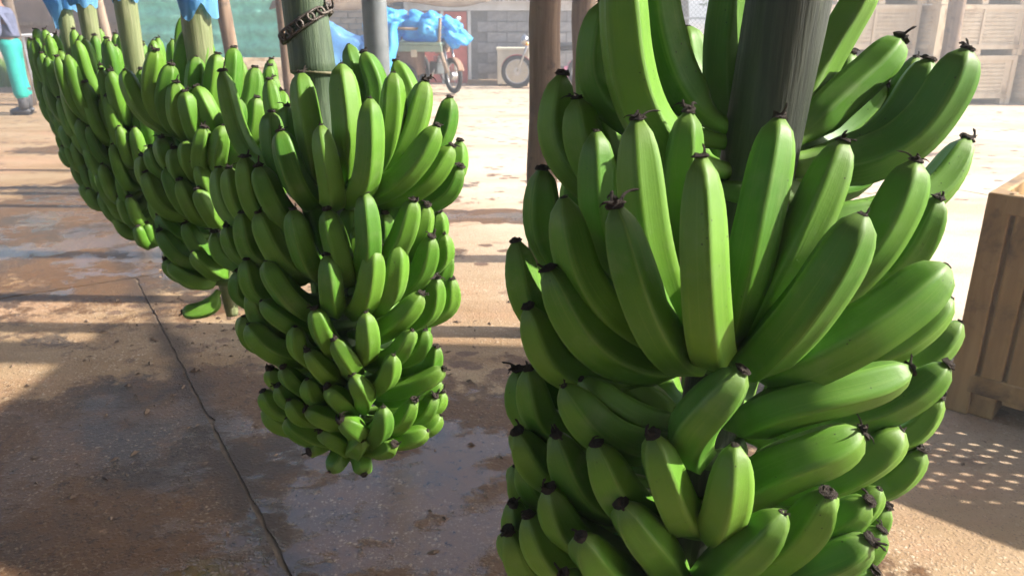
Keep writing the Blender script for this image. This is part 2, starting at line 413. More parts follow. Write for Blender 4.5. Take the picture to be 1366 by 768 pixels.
# ------------------------------------------------------------------ banana bunches
# every finger in its bunch's own frame, millimetres: tip x,y,z  bend x,y,z  height of its hand, radius in 0.1 mm
FINGERS_1 = [
  (-171,-50,1401,-137,-45,1250,1198,235),(-179,0,1360,-175,0,1278,1225,205),(-135,0,1403,-98,10,1284,1239,225),(-70,120,1336,-56,100,1269,1229,190),
  (-37,60,1417,-45,50,1293,1233,210),(108,70,1393,69,70,1307,1233,200),(138,50,1325,68,30,1258,1222,205),(146,90,1276,89,70,1224,1214,190),
  (156,20,1306,116,20,1226,1206,205),(165,-30,1318,124,-20,1229,1198,235),(223,40,1222,176,20,1164,1138,210),(-204,-20,1271,-182,-20,1200,1138,215),
  (-216,30,1290,-213,20,1210,1130,205),(114,-70,1218,78,-70,1122,1035,235),(159,-40,1176,127,-30,1091,1026,205),(18,-185,1195,-19,-160,1087,997,245),
  (26,-110,1243,-19,-120,1112,1017,215),(-30,-100,1262,-52,-120,1108,1026,215),(-119,-190,1243,-105,-195,1108,1017,205),
  (-107,-80,1265,-105,-80,1137,1026,190),(-160,-125,1264,-133,-130,1121,1017,220),(-183,-180,1201,-141,-170,1088,1003,205),
  (-189,-70,1246,-173,-70,1141,1026,195),(-221,-110,1192,-190,-110,1100,1012,215),(-237,-20,1201,-225,-20,1115,1026,205),
  (-264,-40,1131,-237,-40,1046,1008,195),(-234,-120,1128,-183,-110,1045,991,225),(-251,-70,1071,-213,-60,997,985,205),
  (133,-120,1130,26,-120,1039,989,265),(185,-50,1073,115,-50,1012,985,210),(231,0,1026,185,0,974,980,205),(37,20,1174,36,0,1130,1053,180),
  (-198,50,1191,-192,30,1130,1035,180),(-68,-190,1058,-101,-175,996,891,205),(117,-120,1026,3,-120,987,918,225),(190,-60,1002,118,-50,939,915,215),
  (226,0,933,189,0,878,903,190),(-218,-130,1012,-171,-120,953,898,205),(-251,-60,997,-223,-50,920,903,200),(-262,-10,972,-246,-10,909,903,190),
  (-197,-90,1000,-148,-80,954,911,195),(-172,-30,994,-129,-30,958,915,180),(-141,-185,991,-112,-175,911,811,185),
  (-189,-165,970,-155,-150,897,811,205),(-224,-130,959,-184,-110,874,813,205),(-262,-80,934,-225,-60,869,822,205),(-67,-190,983,-68,-185,913,811,205),
  (71,-140,968,1,-130,923,822,245),(149,-70,930,91,-60,869,822,235),(212,-10,869,173,0,811,817,200),(-264,-30,860,-242,-20,806,806,190),
  (-256,-60,885,-227,-40,828,806,190),(-166,-185,918,-128,-165,853,707,205),(-16,-190,912,-45,-170,847,707,225),(-203,-190,885,-181,-165,833,679,205),
  (-231,-140,904,-203,-120,835,719,205),(-251,-120,858,-220,-110,789,696,195),(-267,-70,837,-248,-50,778,719,185),
  (-272,-100,824,-247,-80,754,684,195),(38,-160,913,22,-130,833,719,215),(100,-120,876,65,-100,827,719,205),(142,-60,850,117,-50,803,724,185),
  (178,-20,798,151,-10,749,719,185),(98,-140,843,50,-120,793,679,225),(148,-70,803,120,-60,755,684,195),(-218,-190,842,-187,-165,789,625,205),
  (120,-120,787,77,-100,737,631,205),(-146,-190,811,-112,-170,746,583,200),(-21,-190,811,-35,-170,746,583,200),(-91,-200,829,-79,-180,755,583,200),
  (-254,-100,762,-223,-90,707,619,200),(61,-160,775,36,-140,717,583,200),
]
FINGERS_2 = [
  (4,-70,1264,16,-80,1154,1078,205),(71,-90,1278,73,-100,1134,1071,215),(121,-145,1233,104,-140,1111,1065,195),(146,-70,1264,124,-70,1141,1071,195),
  (50,80,1300,69,60,1209,1097,180),(80,50,1289,100,40,1217,1097,190),(130,70,1274,151,50,1191,1091,190),(192,-50,1251,141,-60,1127,1071,205),
  (226,0,1221,196,0,1141,1071,195),(215,-120,1191,152,-110,1109,1061,205),(233,-70,1153,179,-70,1089,1058,195),(239,20,1147,222,10,1085,1065,180),
  (243,-40,1115,209,-30,1062,1056,185),(45,-140,1194,54,-135,1098,1056,180),(-24,-110,1182,-5,-110,1097,1056,195),
  (-54,-50,1203,-50,-50,1125,1071,180),(-51,30,1203,-48,20,1138,1078,170),(-67,-100,1126,-40,-90,1042,992,205),(-98,-70,1135,-85,-60,1042,995,185),
  (-139,-30,1110,-121,-20,1029,995,185),(-172,10,1103,-151,0,1021,995,180),(105,-145,1094,101,-140,988,937,185),(175,-120,1077,138,-110,987,944,195),
  (189,-60,1054,158,-50,977,944,175),(204,-10,1032,189,0,972,951,170),(44,-140,1066,59,-130,969,923,195),(-11,-130,1064,3,-120,978,930,195),
  (-72,-110,1054,-39,-100,969,935,210),(-113,-70,1044,-100,-60,967,940,185),(-156,-30,1011,-135,-20,955,944,175),(121,-70,1043,112,-60,993,951,170),
  (-189,0,992,-177,0,944,944,170),(57,-60,1049,58,-60,976,937,180),(76,-70,1024,67,-70,960,916,170),(125,-30,1090,112,-30,1026,965,170),
  (-8,-40,1080,3,-40,1016,965,170),(43,-155,999,42,-150,925,874,180),(115,-150,1006,94,-140,921,870,195),(149,-130,1006,127,-120,919,873,195),
  (197,-90,1010,164,-70,930,888,195),(214,-40,1000,203,-30,944,895,170),(220,-30,963,197,-20,911,888,170),(-63,-125,979,-26,-110,902,864,205),
  (-111,-80,968,-99,-70,904,874,180),(-145,-30,931,-144,-20,880,874,170),(18,-165,913,26,-155,865,786,175),(96,-155,903,92,-145,836,779,180),
  (181,-120,923,128,-110,865,809,195),(201,-70,933,178,-50,858,823,185),(224,-30,917,210,-20,857,831,170),(-80,-120,909,-34,-110,863,809,185),
  (-116,-70,904,-96,-60,845,816,180),(-113,-100,861,-75,-90,810,776,210),(-142,-40,851,-134,-30,799,786,180),(-23,-140,872,-20,-130,825,764,175),
  (-3,-155,837,17,-140,795,734,175),(45,-165,861,64,-155,818,749,175),(166,-140,866,134,-120,813,764,175),(183,-100,850,168,-90,807,764,165),
  (196,-60,803,177,-50,754,741,165),(136,-155,829,118,-140,778,718,175),(209,-80,769,141,-70,726,700,175),(203,-50,728,141,-50,701,680,170),
  (67,-155,794,81,-150,761,680,180),(-56,-120,791,-46,-110,761,687,170),(-93,-80,769,-83,-70,738,687,165),(-15,-130,773,-10,-120,740,672,175),
  (23,-150,769,42,-140,736,659,185),(-75,-100,747,-61,-90,713,664,165),(-120,-50,711,-96,-40,668,648,185),(-51,-120,729,-37,-110,697,640,175),
  (-18,-145,725,17,-130,697,632,185),(-128,-30,666,-102,-30,631,624,185),(-67,-100,683,-33,-90,644,605,195),(45,-165,716,64,-150,691,611,190),
  (114,-150,732,105,-140,685,608,185),(161,-120,730,134,-110,683,624,175),(191,-70,711,161,-60,664,632,175),(201,-30,700,186,-30,669,648,165),
  (198,-50,661,167,-50,633,616,170),(179,-100,659,134,-90,635,600,185),(125,-130,650,106,-115,632,588,175),(73,-150,668,60,-130,647,584,180),
  (3,-140,682,24,-120,650,592,185),(-33,-100,617,-13,-70,617,605,165),(-2,-90,570,15,-60,589,605,175),(60,-90,564,51,-60,586,600,175),
]
FINGERS_3 = [
  (-16,0,1322,-41,0,1243,1101,195),(17,0,1302,-2,-10,1220,1101,190),(57,-60,1276,36,-60,1183,1096,190),(55,40,1283,40,20,1172,1101,190),
  (11,-50,1269,-1,-50,1203,1101,180),(-59,-70,1283,-82,-60,1180,1109,195),(-21,-100,1258,-47,-90,1166,1106,190),
  (-126,-70,1246,-100,-60,1160,1112,180),(-7,-120,1226,-15,-110,1151,1096,185),(12,-130,1210,15,-120,1144,1093,175),
  (27,-110,1217,50,-110,1148,1093,185),(109,0,1246,90,-10,1164,1093,185),(109,-120,1195,81,-110,1113,1077,185),(132,-80,1194,103,-70,1107,1077,185),
  (125,40,1219,116,30,1168,1093,180),(143,60,1193,137,40,1151,1093,170),(162,30,1164,145,20,1114,1085,180),(-53,80,1345,-54,50,1261,1109,180),
  (139,-30,1125,111,-20,1073,1069,160),(47,-150,1145,29,-140,1086,1037,190),(83,-150,1148,61,-140,1083,1037,185),
  (106,-140,1115,85,-120,1070,1037,165),(-103,-60,1093,-92,-50,1045,1037,180),(-65,-90,1116,-58,-80,1063,1042,185),
  (-30,-120,1100,-29,-100,1039,1021,185),(0,-130,1116,0,-120,1060,1037,180),(-121,-60,1041,-89,-50,959,955,195),(-59,-100,1057,-38,-90,978,960,185),
  (-23,-130,1039,-6,-110,964,943,185),(17,-150,1025,36,-130,963,938,185),(25,-140,1075,31,-120,1010,976,175),(-137,-30,1070,-132,-20,1009,996,180),
  (-127,-30,983,-108,-20,926,930,175),(-112,-50,949,-72,-50,896,892,185),(-102,-80,921,-63,-70,857,847,195),(-29,-120,948,-9,-100,881,865,180),
  (-19,-130,890,12,-100,838,826,185),(42,-130,925,40,-120,881,852,165),(-93,-80,848,-38,-70,804,809,185),(-118,-40,846,-93,-30,808,817,175),
  (-90,-60,731,-34,-40,737,766,165),
]

BAN = M['banana']
def smooth(a, b, x):
    t = np.clip((x - a) / (b - a), 0, 1); return t * t * (3 - 2 * t)

def finger_mesh(Bp, Kp, Tp, rad, rng, nr=20, ns=20, sharp=1.25):
    Bp, Kp, Tp = (np.array(p, float) for p in (Bp, Kp, Tp))
    l1, l2 = np.linalg.norm(Kp - Bp), np.linalg.norm(Tp - Kp)
    out = Kp - Bp; out[2] *= .35; out /= (np.linalg.norm(out) + 1e-9)
    mk = (Tp - Bp); mk /= np.linalg.norm(mk)
    kt = (Kp - Bp) / (l1 + 1e-9) * .45 + (Tp - Kp) / (l2 + 1e-9) * .55; kt /= np.linalg.norm(kt)
    mk = mk * .4 + kt * .6; mk /= np.linalg.norm(mk)
    end = (Tp - Kp) / l2 + np.array([0, 0, .22]) - out * .10; end /= np.linalg.norm(end)
    n1 = max(4, int(round(nr * l1 / (l1 + l2)))); n2 = nr - n1
    P = []
    for (p0, p1, m0, m1, n, L) in ((Bp, Kp, out, mk, n1, l1), (Kp, Tp, mk, end, n2, l2)):
        for i in range(n):
            t = i / n
            h00, h10, h01, h11 = 2*t**3-3*t**2+1, t**3-2*t**2+t, -2*t**3+3*t**2, t**3-t**2
            P.append(h00 * p0 + h10 * L * 1.05 * m0 + h01 * p1 + h11 * L * 1.05 * m1)
    P.append(Tp); P = np.array(P)
    seg = np.linalg.norm(np.diff(P, axis=0), axis=1); s = np.concatenate([[0], np.cumsum(seg)]); L = s[-1]
    # resample so that rings sit closer towards the blossom end
    u = np.linspace(0, 1, nr + 1); u = u + .06 * np.sin(2 * np.pi * u) * 0 + .22 * (np.sin(np.pi * u / 2) - u)
    ss = u * L
    P = np.stack([np.interp(ss, s, P[:, k]) for k in range(3)], 1)
    for _ in range(2): P[1:-1] = .25 * P[:-2] + .5 * P[1:-1] + .25 * P[2:]
    ped = rad * .42
    rad = rad * .98
    r = ped + (rad - ped) * smooth(.05, .30, u)
    blunt = rng.uniform(-.02, .02)
    tt = np.clip((u - (.76 + blunt)) / (.24 - blunt), 0, 1)
    r = r * (1 - .05 * smooth(.55, .8, u)) * (.27 + .73 * np.sqrt(np.clip(1 - tt ** 2.3, 0, 1)))
    T = np.gradient(P, axis=0); T /= np.linalg.norm(T, axis=1)[:, None]
    ref = np.cross(T[0], [0, 0, 1.]);
    if np.linalg.norm(ref) < .1: ref = np.cross(T[0], [1., 0, 0])
    N = ref / np.linalg.norm(ref)
    ph0 = rng.uniform(-.5, .5) + math.pi / 2
    th = np.linspace(0, 2 * np.pi, ns, endpoint=False)
    # rounded five-sided section
    loc = (th % (2 * np.pi / 5)) - np.pi / 5
    poly = np.cos(np.pi / 5) / np.cos(loc); poly = poly / poly.mean()
    k5 = 1 + (poly - 1) * sharp
    wob = rng.uniform(-.03, .03, 3)
    V = []
    for i in range(nr + 1):
        N = N - T[i] * N.dot(T[i]); N /= np.linalg.norm(N); Bn = np.cross(T[i], N)
        f = float(smooth(.10, .35, u[i]) * (1 - .5 * smooth(.9, 1., u[i])))
        kk = 1 + (k5 - 1) * f + wob[0] * np.cos(2 * th + wob[1] * 60)
        a = th + ph0
        V.append(P[i] + r[i] * kk[:, None] * (np.cos(a)[:, None] * N + np.sin(a)[:, None] * Bn))
    V = np.concatenate(V); nv = len(V)
    V = np.concatenate([V, [P[0] - T[0] * .002, P[-1] + T[-1] * r[-1] * .35]])
    fs = [(i * ns + k, i * ns + (k + 1) % ns, (i + 1) * ns + (k + 1) % ns, (i + 1) * ns + k) for i in range(nr) for k in range(ns)]
    fs += [(nv, (k + 1) % ns, k) for k in range(ns)] + [(nv + 1, nr * ns + k, nr * ns + (k + 1) % ns) for k in range(ns)]
    o = Bp
    me = bpy.data.meshes.new('banana'); me.from_pydata((V - o).tolist(), [], fs); me.materials.append(BAN)
    uvl = me.uv_layers.new(name='UVMap')
    vu = np.concatenate([np.stack([np.tile(np.arange(ns) / ns, nr + 1), np.repeat(u, ns)], 1), [[.5, 0], [.5, 1]]])
    li = np.empty(len(me.loops), np.int32); me.loops.foreach_get('vertex_index', li)
    uvl.data.foreach_set('uv', vu[li].ravel())
    me.shade_smooth(); me.update()
    return me, Vector(P[-1] - o), Vector(T[-1]), r[-1]

def tip_meshes():
    out = []
    for k in range(9):
        rg = random.Random(100 + k); mb = MB()
        n = 9
        # crumpled collar
        rings = [(.0, 1.06), (.25, 1.22), (.55, 1.0), (.8, .75), (.7, .35)]
        vs = []
        for (z, rr) in rings:
            for i in range(n):
                a = 6.283 * i / n; q = rr * rg.uniform(.72, 1.18)
                vs.append((q * math.cos(a), q * math.sin(a), z * rg.uniform(.7, 1.35) - .12))
        fs = [(i * n + j, i * n + (j + 1) % n, (i + 1) * n + (j + 1) % n, (i + 1) * n + j) for i in range(len(rings) - 1) for j in range(n)]
        vs.append((0, 0, .3)); fs += [(len(vs) - 1, 4 * n + j, 4 * n + (j + 1) % n) for j in range(n)]
        mb.add(vs, fs)
        # withered petals and styles, some long and curled
        for q in range((0, 3, 1, 5, 0, 2, 4, 3, 1)[k]):
            a = rg.uniform(0, 6.283); l = rg.uniform(.7, 1.3) * (1.9 if (k == 3 and q < 2) else 1)
            cx = rg.uniform(-.3, .3); bend = rg.uniform(-1.6, 1.6); p = Vector((.55 * math.cos(a), .55 * math.sin(a), .4)); d = Vector((math.cos(a) * .6, math.sin(a) * .6, 1)).normalized()
            pts = [p]
            ax = Vector((rg.uniform(-1, 1), rg.uniform(-1, 1), rg.uniform(-.4, .4))).normalized()
            for i in range(5):
                d = Quaternion(ax, bend * .45) @ d; p = p + d * l * .35; pts.append(p)
            mb.tube(pts, [.26, .22, .2, .17, .2 * rg.random() + .08, .05], 5)
        me = mb.mesh('flower_tip', M['tip'], False); out.append(me)
    return out
TIPS = tip_meshes()

CROWN = None
def crown_mesh():
    mb = MB(); n = 16
    # one half ring of knuckled cushion
    vs = []; m = 15
    for i in range(m):
        a = -1.75 + 3.5 * i / (m - 1)
        e = math.sin(math.pi * i / (m - 1)) ** .4
        kn = 1 + .16 * abs(math.sin(i * 1.6))
        for j in range(8):
            b = 2 * math.pi * j / 8
            rr = 1.05 + .30 * e * kn * math.cos(b)
            vs.append((rr * math.cos(a), rr * math.sin(a), .42 * e * math.sin(b)))
    fs = [(i * 8 + j, (i + 1) * 8 + j, (i + 1) * 8 + (j + 1) % 8, i * 8 + (j + 1) % 8) for i in range(m - 1) for j in range(8)]
    fs += [tuple(range(8)), tuple((m - 1) * 8 + j for j in range(7, -1, -1))]
    return mb.add(vs, fs).mesh('hand_crown', M['crown'], True)
CROWN = crown_mesh()

def add_finger(root, zb, K, T, rad, stem_r, rng, lean=0, nr=22, ns=25):
    """one banana with its dried blossom end, hung on the stalk of root at height zb"""
    d = Vector((K[0], K[1], 0));
    if d.length < 1e-4: d = Vector((0, -1, 0))
    d.normalize()
    base = Vector((d.x * stem_r * .9 + lean * (zb), d.y * stem_r * .9, zb))
    me, tp, td, tr = finger_mesh(base, K, T, rad, rng, nr, ns)
    b = link('banana', me, root, base)
    t = link('flower_tip', TIPS[int(rng.integers(len(TIPS)))], b, tp + td * tr * .10)
    q = Vector((0, 0, 1)).rotation_difference(td) @ Quaternion((0, 0, 1), rng.uniform(0, 6.28))
    t.rotation_mode = 'QUATERNION'; t.rotation_quaternion = q
    s = max(tr, .0056) * (rng.uniform(1.0, 1.4) if rng.random() < .72 else .62); t.scale = (s, s, s * rng.uniform(.5, 1.0))
    return b

def make_stem(root, pts, rad, mat, scars=()):
    n = len(pts)
    P = []; Rr = []
    for i in range(n - 1):
        for k in range(8):
            f = k / 8; P.append(Vector(pts[i]).lerp(Vector(pts[i + 1]), f)); Rr.append(rad[i] + (rad[i + 1] - rad[i]) * f)
    P.append(Vector(pts[-1])); Rr.append(rad[-1])
    rg = random.Random(len(P))
    Rr = [r * (1 + .03 * noise.noise(p * 9)) for r, p in zip(Rr, P)]
    st = MB().tube(P, Rr, 28).build('stem', mat, root, smooth=True)
    for (z, r) in scars:
        f = None
        c = Vector((0, 0, z))
        for i in range(n - 1):
            z0, z1 = pts[i][2], pts[i + 1][2]
            if min(z0, z1) <= z <= max(z0, z1): c = Vector(pts[i]).lerp(Vector(pts[i + 1]), (z - z0) / (z1 - z0))
        MB().torus(c, (.06, .10, 1), r, .0028, 30, 6).build('bract_scar', M['scar'], st, smooth=True)
    return st

def bunch_from_table(loc, zbot, table, label, stem_pts, stem_rad, mat, scars, lean, seed, back):
    root = thing('banana_bunch', (loc[0], loc[1], zbot), label, 'banana bunch', 'banana bunches hanging in a row')
    rng = np.random.default_rng(seed)
    make_stem(root, [(x, y, z - zbot) for x, y, z in stem_pts], stem_rad, mat, [(z - zbot, r) for z, r in scars])
    def ax(z):
        for (x0, y0, z0), (x1, y1, z1) in zip(stem_pts, stem_pts[1:]):
            if min(z0, z1) <= z <= max(z0, z1):
                f = (z - z0) / (z1 - z0); return x0 + (x1 - x0) * f, y0 + (y1 - y0) * f
        return stem_pts[-1][0], stem_pts[-1][1]
    sr = stem_rad[len(stem_rad) // 2]
    for (tx, ty, tz, kx, ky, kz, zb, rr) in table:
        a = ax(zb / 1000)
        K = Vector((kx / 1000 - a[0], ky / 1000 - a[1], kz / 1000 - zbot)); T = Vector((tx / 1000 - a[0], ty / 1000 - a[1], tz / 1000 - zbot))
        b = add_finger(root, zb / 1000 - zbot, K, T, rr / 10000 * (.95 if seed == 1 and zb > 900 else 1.04), sr, rng)
        b.location.x += a[0]; b.location.y += a[1]
    for (z, n, a0_, a1_, reach, rise, rr) in back:
        a = ax(z)
        for i in range(n):
            an = R(a0_ + (a1_ - a0_) * (i + rng.uniform(-.25, .25) + .5) / n)
            add_radial(root, z - zbot, an, reach * rng.uniform(.9, 1.1), rise * rng.uniform(.85, 1.15), rr, sr, rng, a)
        cr = link('hand_crown', CROWN, root, (a[0], a[1], z - zbot)); cr.scale = (sr, sr, sr * .8); cr.rotation_euler = (0, 0, R((a0_ + a1_) / 2))
        cr = link('hand_crown', CROWN, root, (a[0], a[1], z - zbot - .01)); cr.scale = (sr, sr, sr * .8); cr.rotation_euler = (0, 0, R((a0_ + a1_) / 2 + 180))
    return root

def add_radial(root, z, an, reach, rise, rr, sr, rng, a=(0, 0), sag=.02, nr=18, ns=15):
    d = Vector((math.cos(an), math.sin(an), 0)); tw = Vector((-d.y, d.x, 0)) * rng.uniform(-.02, .02)
    K = d * reach * .72 + Vector((0, 0, z - sag + rng.uniform(-.01, .01))) + tw
    T = d * reach + Vector((0, 0, z - sag + rise)) + tw * 1.6
    b = add_finger(root, z, K, T, rr * rng.uniform(.93, 1.07), sr, rng, nr=nr, ns=ns)
    b.location.x += a[0]; b.location.y += a[1]
    return b

bunch_from_table((.268, .8), .42, FINGERS_1, 'nearest and largest green banana bunch on a dark stalk',
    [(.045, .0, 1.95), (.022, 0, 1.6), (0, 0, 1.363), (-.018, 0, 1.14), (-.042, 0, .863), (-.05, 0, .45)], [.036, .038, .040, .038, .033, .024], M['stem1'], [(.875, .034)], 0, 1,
    [(1.19, 7, 20, 160, .19, .14, .019), (1.0, 8, 10, 175, .2, .13, .019), (.885, 8, 5, 175, .19, .11, .019), (.79, 8, 0, 180, .18, .10, .019), (.70, 9, 0, 180, .17, .09, .018), (.60, 16, 0, 360, .16, .09, .018), (.52, 12, 0, 360, .13, .07, .017)])
bunch_from_table((-.328, 1.3), .50, FINGERS_2, 'second banana bunch from the camera, chain round its pale green stalk',
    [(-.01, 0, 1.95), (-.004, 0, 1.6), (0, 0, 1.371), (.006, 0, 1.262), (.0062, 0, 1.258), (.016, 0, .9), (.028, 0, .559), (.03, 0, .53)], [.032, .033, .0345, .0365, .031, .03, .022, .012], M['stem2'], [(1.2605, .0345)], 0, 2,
    [(1.13, 7, 15, 165, .17, .13, .018), (1.0, 8, 5, 175, .17, .12, .018), (.92, 8, 0, 180, .165, .1, .018), (.84, 8, 0, 180, .16, .09, .0175), (.76, 8, 0, 180, .15, .08, .017), (.68, 8, 0, 180, .14, .07, .017), (.61, 7, 0, 180, .11, .05, .016)])
bunch_from_table((-.637, 1.65), .70, FINGERS_3, 'third banana bunch, one loose banana dangling below it',
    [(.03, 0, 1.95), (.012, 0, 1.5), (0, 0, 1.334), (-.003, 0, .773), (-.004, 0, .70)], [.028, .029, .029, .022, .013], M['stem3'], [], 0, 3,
    [(1.13, 7, 5, 165, .16, .13, .018), (1.05, 8, -40, 180, .16, .11, .018), (.97, 9, -50, 180, .15, .1, .0175), (.88, 8, -40, 180, .14, .09, .017), (.80, 7, -30, 180, .12, .08, .0165)])

def hanging_bunch(loc, ztop, zbot, label, seed, mat, fat=1.0):
    root = thing('banana_bunch', (loc[0], loc[1], zbot), label, 'banana bunch', 'banana bunches hanging in a row')
    rng = np.random.default_rng(seed)
    make_stem(root, [(.02, 0, 1.95 - zbot), (0, 0, ztop + .1 - zbot), (0, 0, .02)], [.028, .028, .016], mat)
    H = ztop - zbot; nh = 7
    for h in range(nh):
        f = h / (nh - 1)
        z = H - .16 - f * (H - .19)
        n = int(15 - 3 * f); reach = (.165 - .055 * f) * fat; rise = .145 - .075 * f
        ph = rng.uniform(0, 6.28)
        for i in range(n):
            add_radial(root, z + rng.uniform(-.006, .006), ph + 6.283 * (i + rng.uniform(-.2, .2)) / n, reach * rng.uniform(.88, 1.12), rise * rng.uniform(.85, 1.2), .0188 - .003 * f, .026, rng, sag=.025, nr=14, ns=10)
            if i % 2 == 0 and h < 5:
                add_radial(root, z + .035, ph + 6.283 * (i + .5) / n, reach * .78, rise * 1.05, .0182 - .003 * f, .026, rng, sag=.01, nr=14, ns=10)
        cr = link('hand_crown', CROWN, root, (0, 0, z)); cr.scale = (.027, .027, .022); cr.rotation_euler = (0, 0, ph)
    return root
b4 = hanging_bunch((-.985, 2.1), 1.27, .76, 'fourth banana bunch along the row, pale stalk under a blue bag', 4, M['stem3'])
b5 = hanging_bunch((-1.345, 2.6), 1.27, .74, 'fifth banana bunch along the row, wire tied round its stalk', 5, M['stem3'], .92)
b6 = hanging_bunch((-1.635, 3.0), 1.28, .80, 'farthest banana bunch, beside the worker in teal overalls', 6, M['stem3'], .82)

# chains, rail
def chain_run(mb, p0, p1):
    p0, p1 = Vector(p0), Vector(p1); d = p1 - p0; n = max(1, int(round(d.length / .022))); u = d.normalized()
    side = u.cross(Vector((.3, .8, .1))).normalized()
    for i in range(n):
        c = p0 + d * ((i + .5) / n); a = side if i % 2 else u.cross(side)
        q = Matrix((u, a.cross(u), a)).transposed()
        k = 6; m = 14; vs = []
        for s in range(m):
            t = 2 * math.pi * s / m
            cx = math.cos(t) * .0072 + (.0075 if math.cos(t) > 0 else -.0075) * min(1, abs(math.cos(t)) * 4); cy = math.sin(t) * .0072
            nr_ = Vector((math.cos(t), math.sin(t), 0))
            for j in range(k):
                b = 2 * math.pi * j / k
                vs.append(c + q @ (Vector((cx, cy, 0)) + nr_ * .0024 * math.cos(b) + Vector((0, 0, .0024 * math.sin(b)))))
        mb.add(vs, [(s * k + j, ((s + 1) % m) * k + j, ((s + 1) % m) * k + (j + 1) % k, s * k + (j + 1) % k) for s in range(m) for j in range(k)])
RAIL_Z = 2.25
row = [(.268 + .05, .8), (-.335, 1.3), (-.61, 1.65), (-.965, 2.1), (-1.325, 2.6), (-1.615, 3.0)]
names = ['nearest banana bunch', 'second banana bunch, wrapped round its stalk', 'third banana bunch', 'fourth banana bunch', 'fifth banana bunch', 'farthest banana bunch']
for k, (x, y) in enumerate(row):
    mb = MB()
    if k == 1:
        c = Vector((-.328, 1.3, 1.335)); pts = []
        for i in range(15):
            a = R(168 + i * 360 / 14 * 1.0)
            pts.append(c + Vector((.0395 * math.cos(a), .0395 * math.sin(a), .024 * math.cos(a))))
        for p, q in zip(pts, pts[1:]): chain_run(mb, p, p + (q - p) * 1.0)
        chain_run(mb, c + Vector((.041, -.006, .026)), (x + .02, y, RAIL_Z - .02))
    else:
        r = .034
        pts = [Vector((x + r * math.cos(R(i * 30)), y + r * math.sin(R(i * 30)), 1.80)) for i in range(13)]
        for p, q in zip(pts, pts[1:]): chain_run(mb, p, q)
        chain_run(mb, (x + r, y, 1.80), (x, y, RAIL_Z - .02))
    o = mb.build('hanging_chain', M['chain'], smooth=True)
    tag(o, 'rusty chain holding up the ' + names[k], 'chain', 'chains on the overhead rail')
rail = MB().tube([(1.6, -.35, RAIL_Z), (.35, .76, RAIL_Z), (-.335, 1.3, RAIL_Z), (-.98, 2.1, RAIL_Z), (-2.6, 4.4, RAIL_Z)], .022, 12).build('overhead_rail', M['steel'], smooth=True)
tag(rail, 'steel pipe rail above the row of banana bunches', 'rail')

# blue plastic sleeves pushed up round the far stalks
def sleeve(x, y, zhem, r0, r1, seed, label, drop=0.0):
    mb = MB(); n, m = 40, 10; vs = []
    for j in range(m + 1):
        f = j / m
        for i in range(n):
            a = 2 * math.pi * i / n
            u = Vector((math.cos(a), math.sin(a), f * 1.5))
            fold = .22 * noise.noise(u * 2.6 + Vector((seed, 0, 0))) + .16 * noise.noise(Vector((math.cos(a) * 5, math.sin(a) * 5, f * 2 + seed)))
            rr = (r0 + (r1 - r0) * math.sin(f * 2.2)) * (1 + fold)
            z = zhem + f * .30 + (1 - f) * (.030 * noise.noise(u * 1.2 + Vector((0, seed, 0))) + .006 * noise.noise(u * 4 + Vector((0, seed, 3))) - drop * max(0, -math.cos(a - .3)))
            vs.append((rr * math.cos(a), rr * math.sin(a), z))
    mb.add(vs, [(j * n + i, j * n + (i + 1) % n, (j + 1) * n + (i + 1) % n, (j + 1) * n + i) for j in range(m) for i in range(n)])
    o = mb.build('plastic_sleeve', M['bag'], loc=(x, y, 0), smooth=True)
    return tag(o, label, 'plastic bag', 'blue plastic sleeves on the stalks')
sleeve(-.627, 1.65, 1.352, .034, .050, 1, 'blue plastic sleeve bunched above the third banana bunch')
sleeve(-.98, 2.1, 1.385, .034, .056, 2, 'blue plastic sleeve bunched above the fourth banana bunch')
sleeve(-1.352, 2.6, 1.37, .036, .062, 3, 'blue plastic sleeve bunched above the fifth banana bunch')
sleeve(-1.63, 3.0, 1.36, .045, .080, 4, 'blue plastic sleeve hanging lowest, above the farthest banana bunch', .07)

# ------------------------------------------------------------------ shed posts and shading roof
def post(name, base, top, r0, r1, mat, label, cat='post', bumps=.05):
    b, t = Vector(base), Vector(top); n = 14
    P = [b.lerp(t, i / n) + Vector((noise.noise(Vector((i * .4, b.x, 0))), noise.noise(Vector((i * .4, b.y, 5))), 0)) * (r0 * .25 if mat in (M['log'], M['paleLog']) else 0) for i in range(n + 1)]
    rr = [(r0 + (r1 - r0) * i / n) * (1 + bumps * noise.noise(Vector((i * .9, b.x * 3, 2)))) for i in range(n + 1)]
    o = MB().tube([p - b for p in P], rr, 18).build(name, mat, loc=b, smooth=True)
    return tag(o, label, cat, 'posts of the packing shed')
post('shed_post', (.135, 3.2, 0), (.125, 3.2, 2.62), .066, .058, M['log'], 'brown wooden log post between the second and nearest bunches')
post('shed_post', (.40, 4.3, 0), (.375, 4.3, 2.62), .075, .068, M['log'], 'dark wooden log post just behind the nearest bunch')
post('shed_post', (-.60, 3.6, 0), (-.605, 3.6, 2.62), .054, .054, M['steel'], 'smooth grey steel post behind the second banana bunch', bumps=0)
post('shed_post', (-2.02, 6.0, 0), (-2.18, 6.0, 2.6), .054, .05, M['log'], 'slim dark pole in front of the green shade net')
post('shed_post', (-1.72, 6.2, 0), (-1.75, 6.2, 2.6), .045, .042, M['log'], 'thin dark pole hidden beside the second bunch stalk')
post('shed_post', (-2.55, 5.6, 0), (-2.72, 5.6, 2.6), .045, .04, M['paleLog'], 'leaning pale pole behind the third banana bunch')
post('shed_post', (-3.4, 7.0, 0), (-3.62, 7.0, 2.6), .05, .045, M['paleLog'], 'leaning pale pole between the third and fourth stalks')
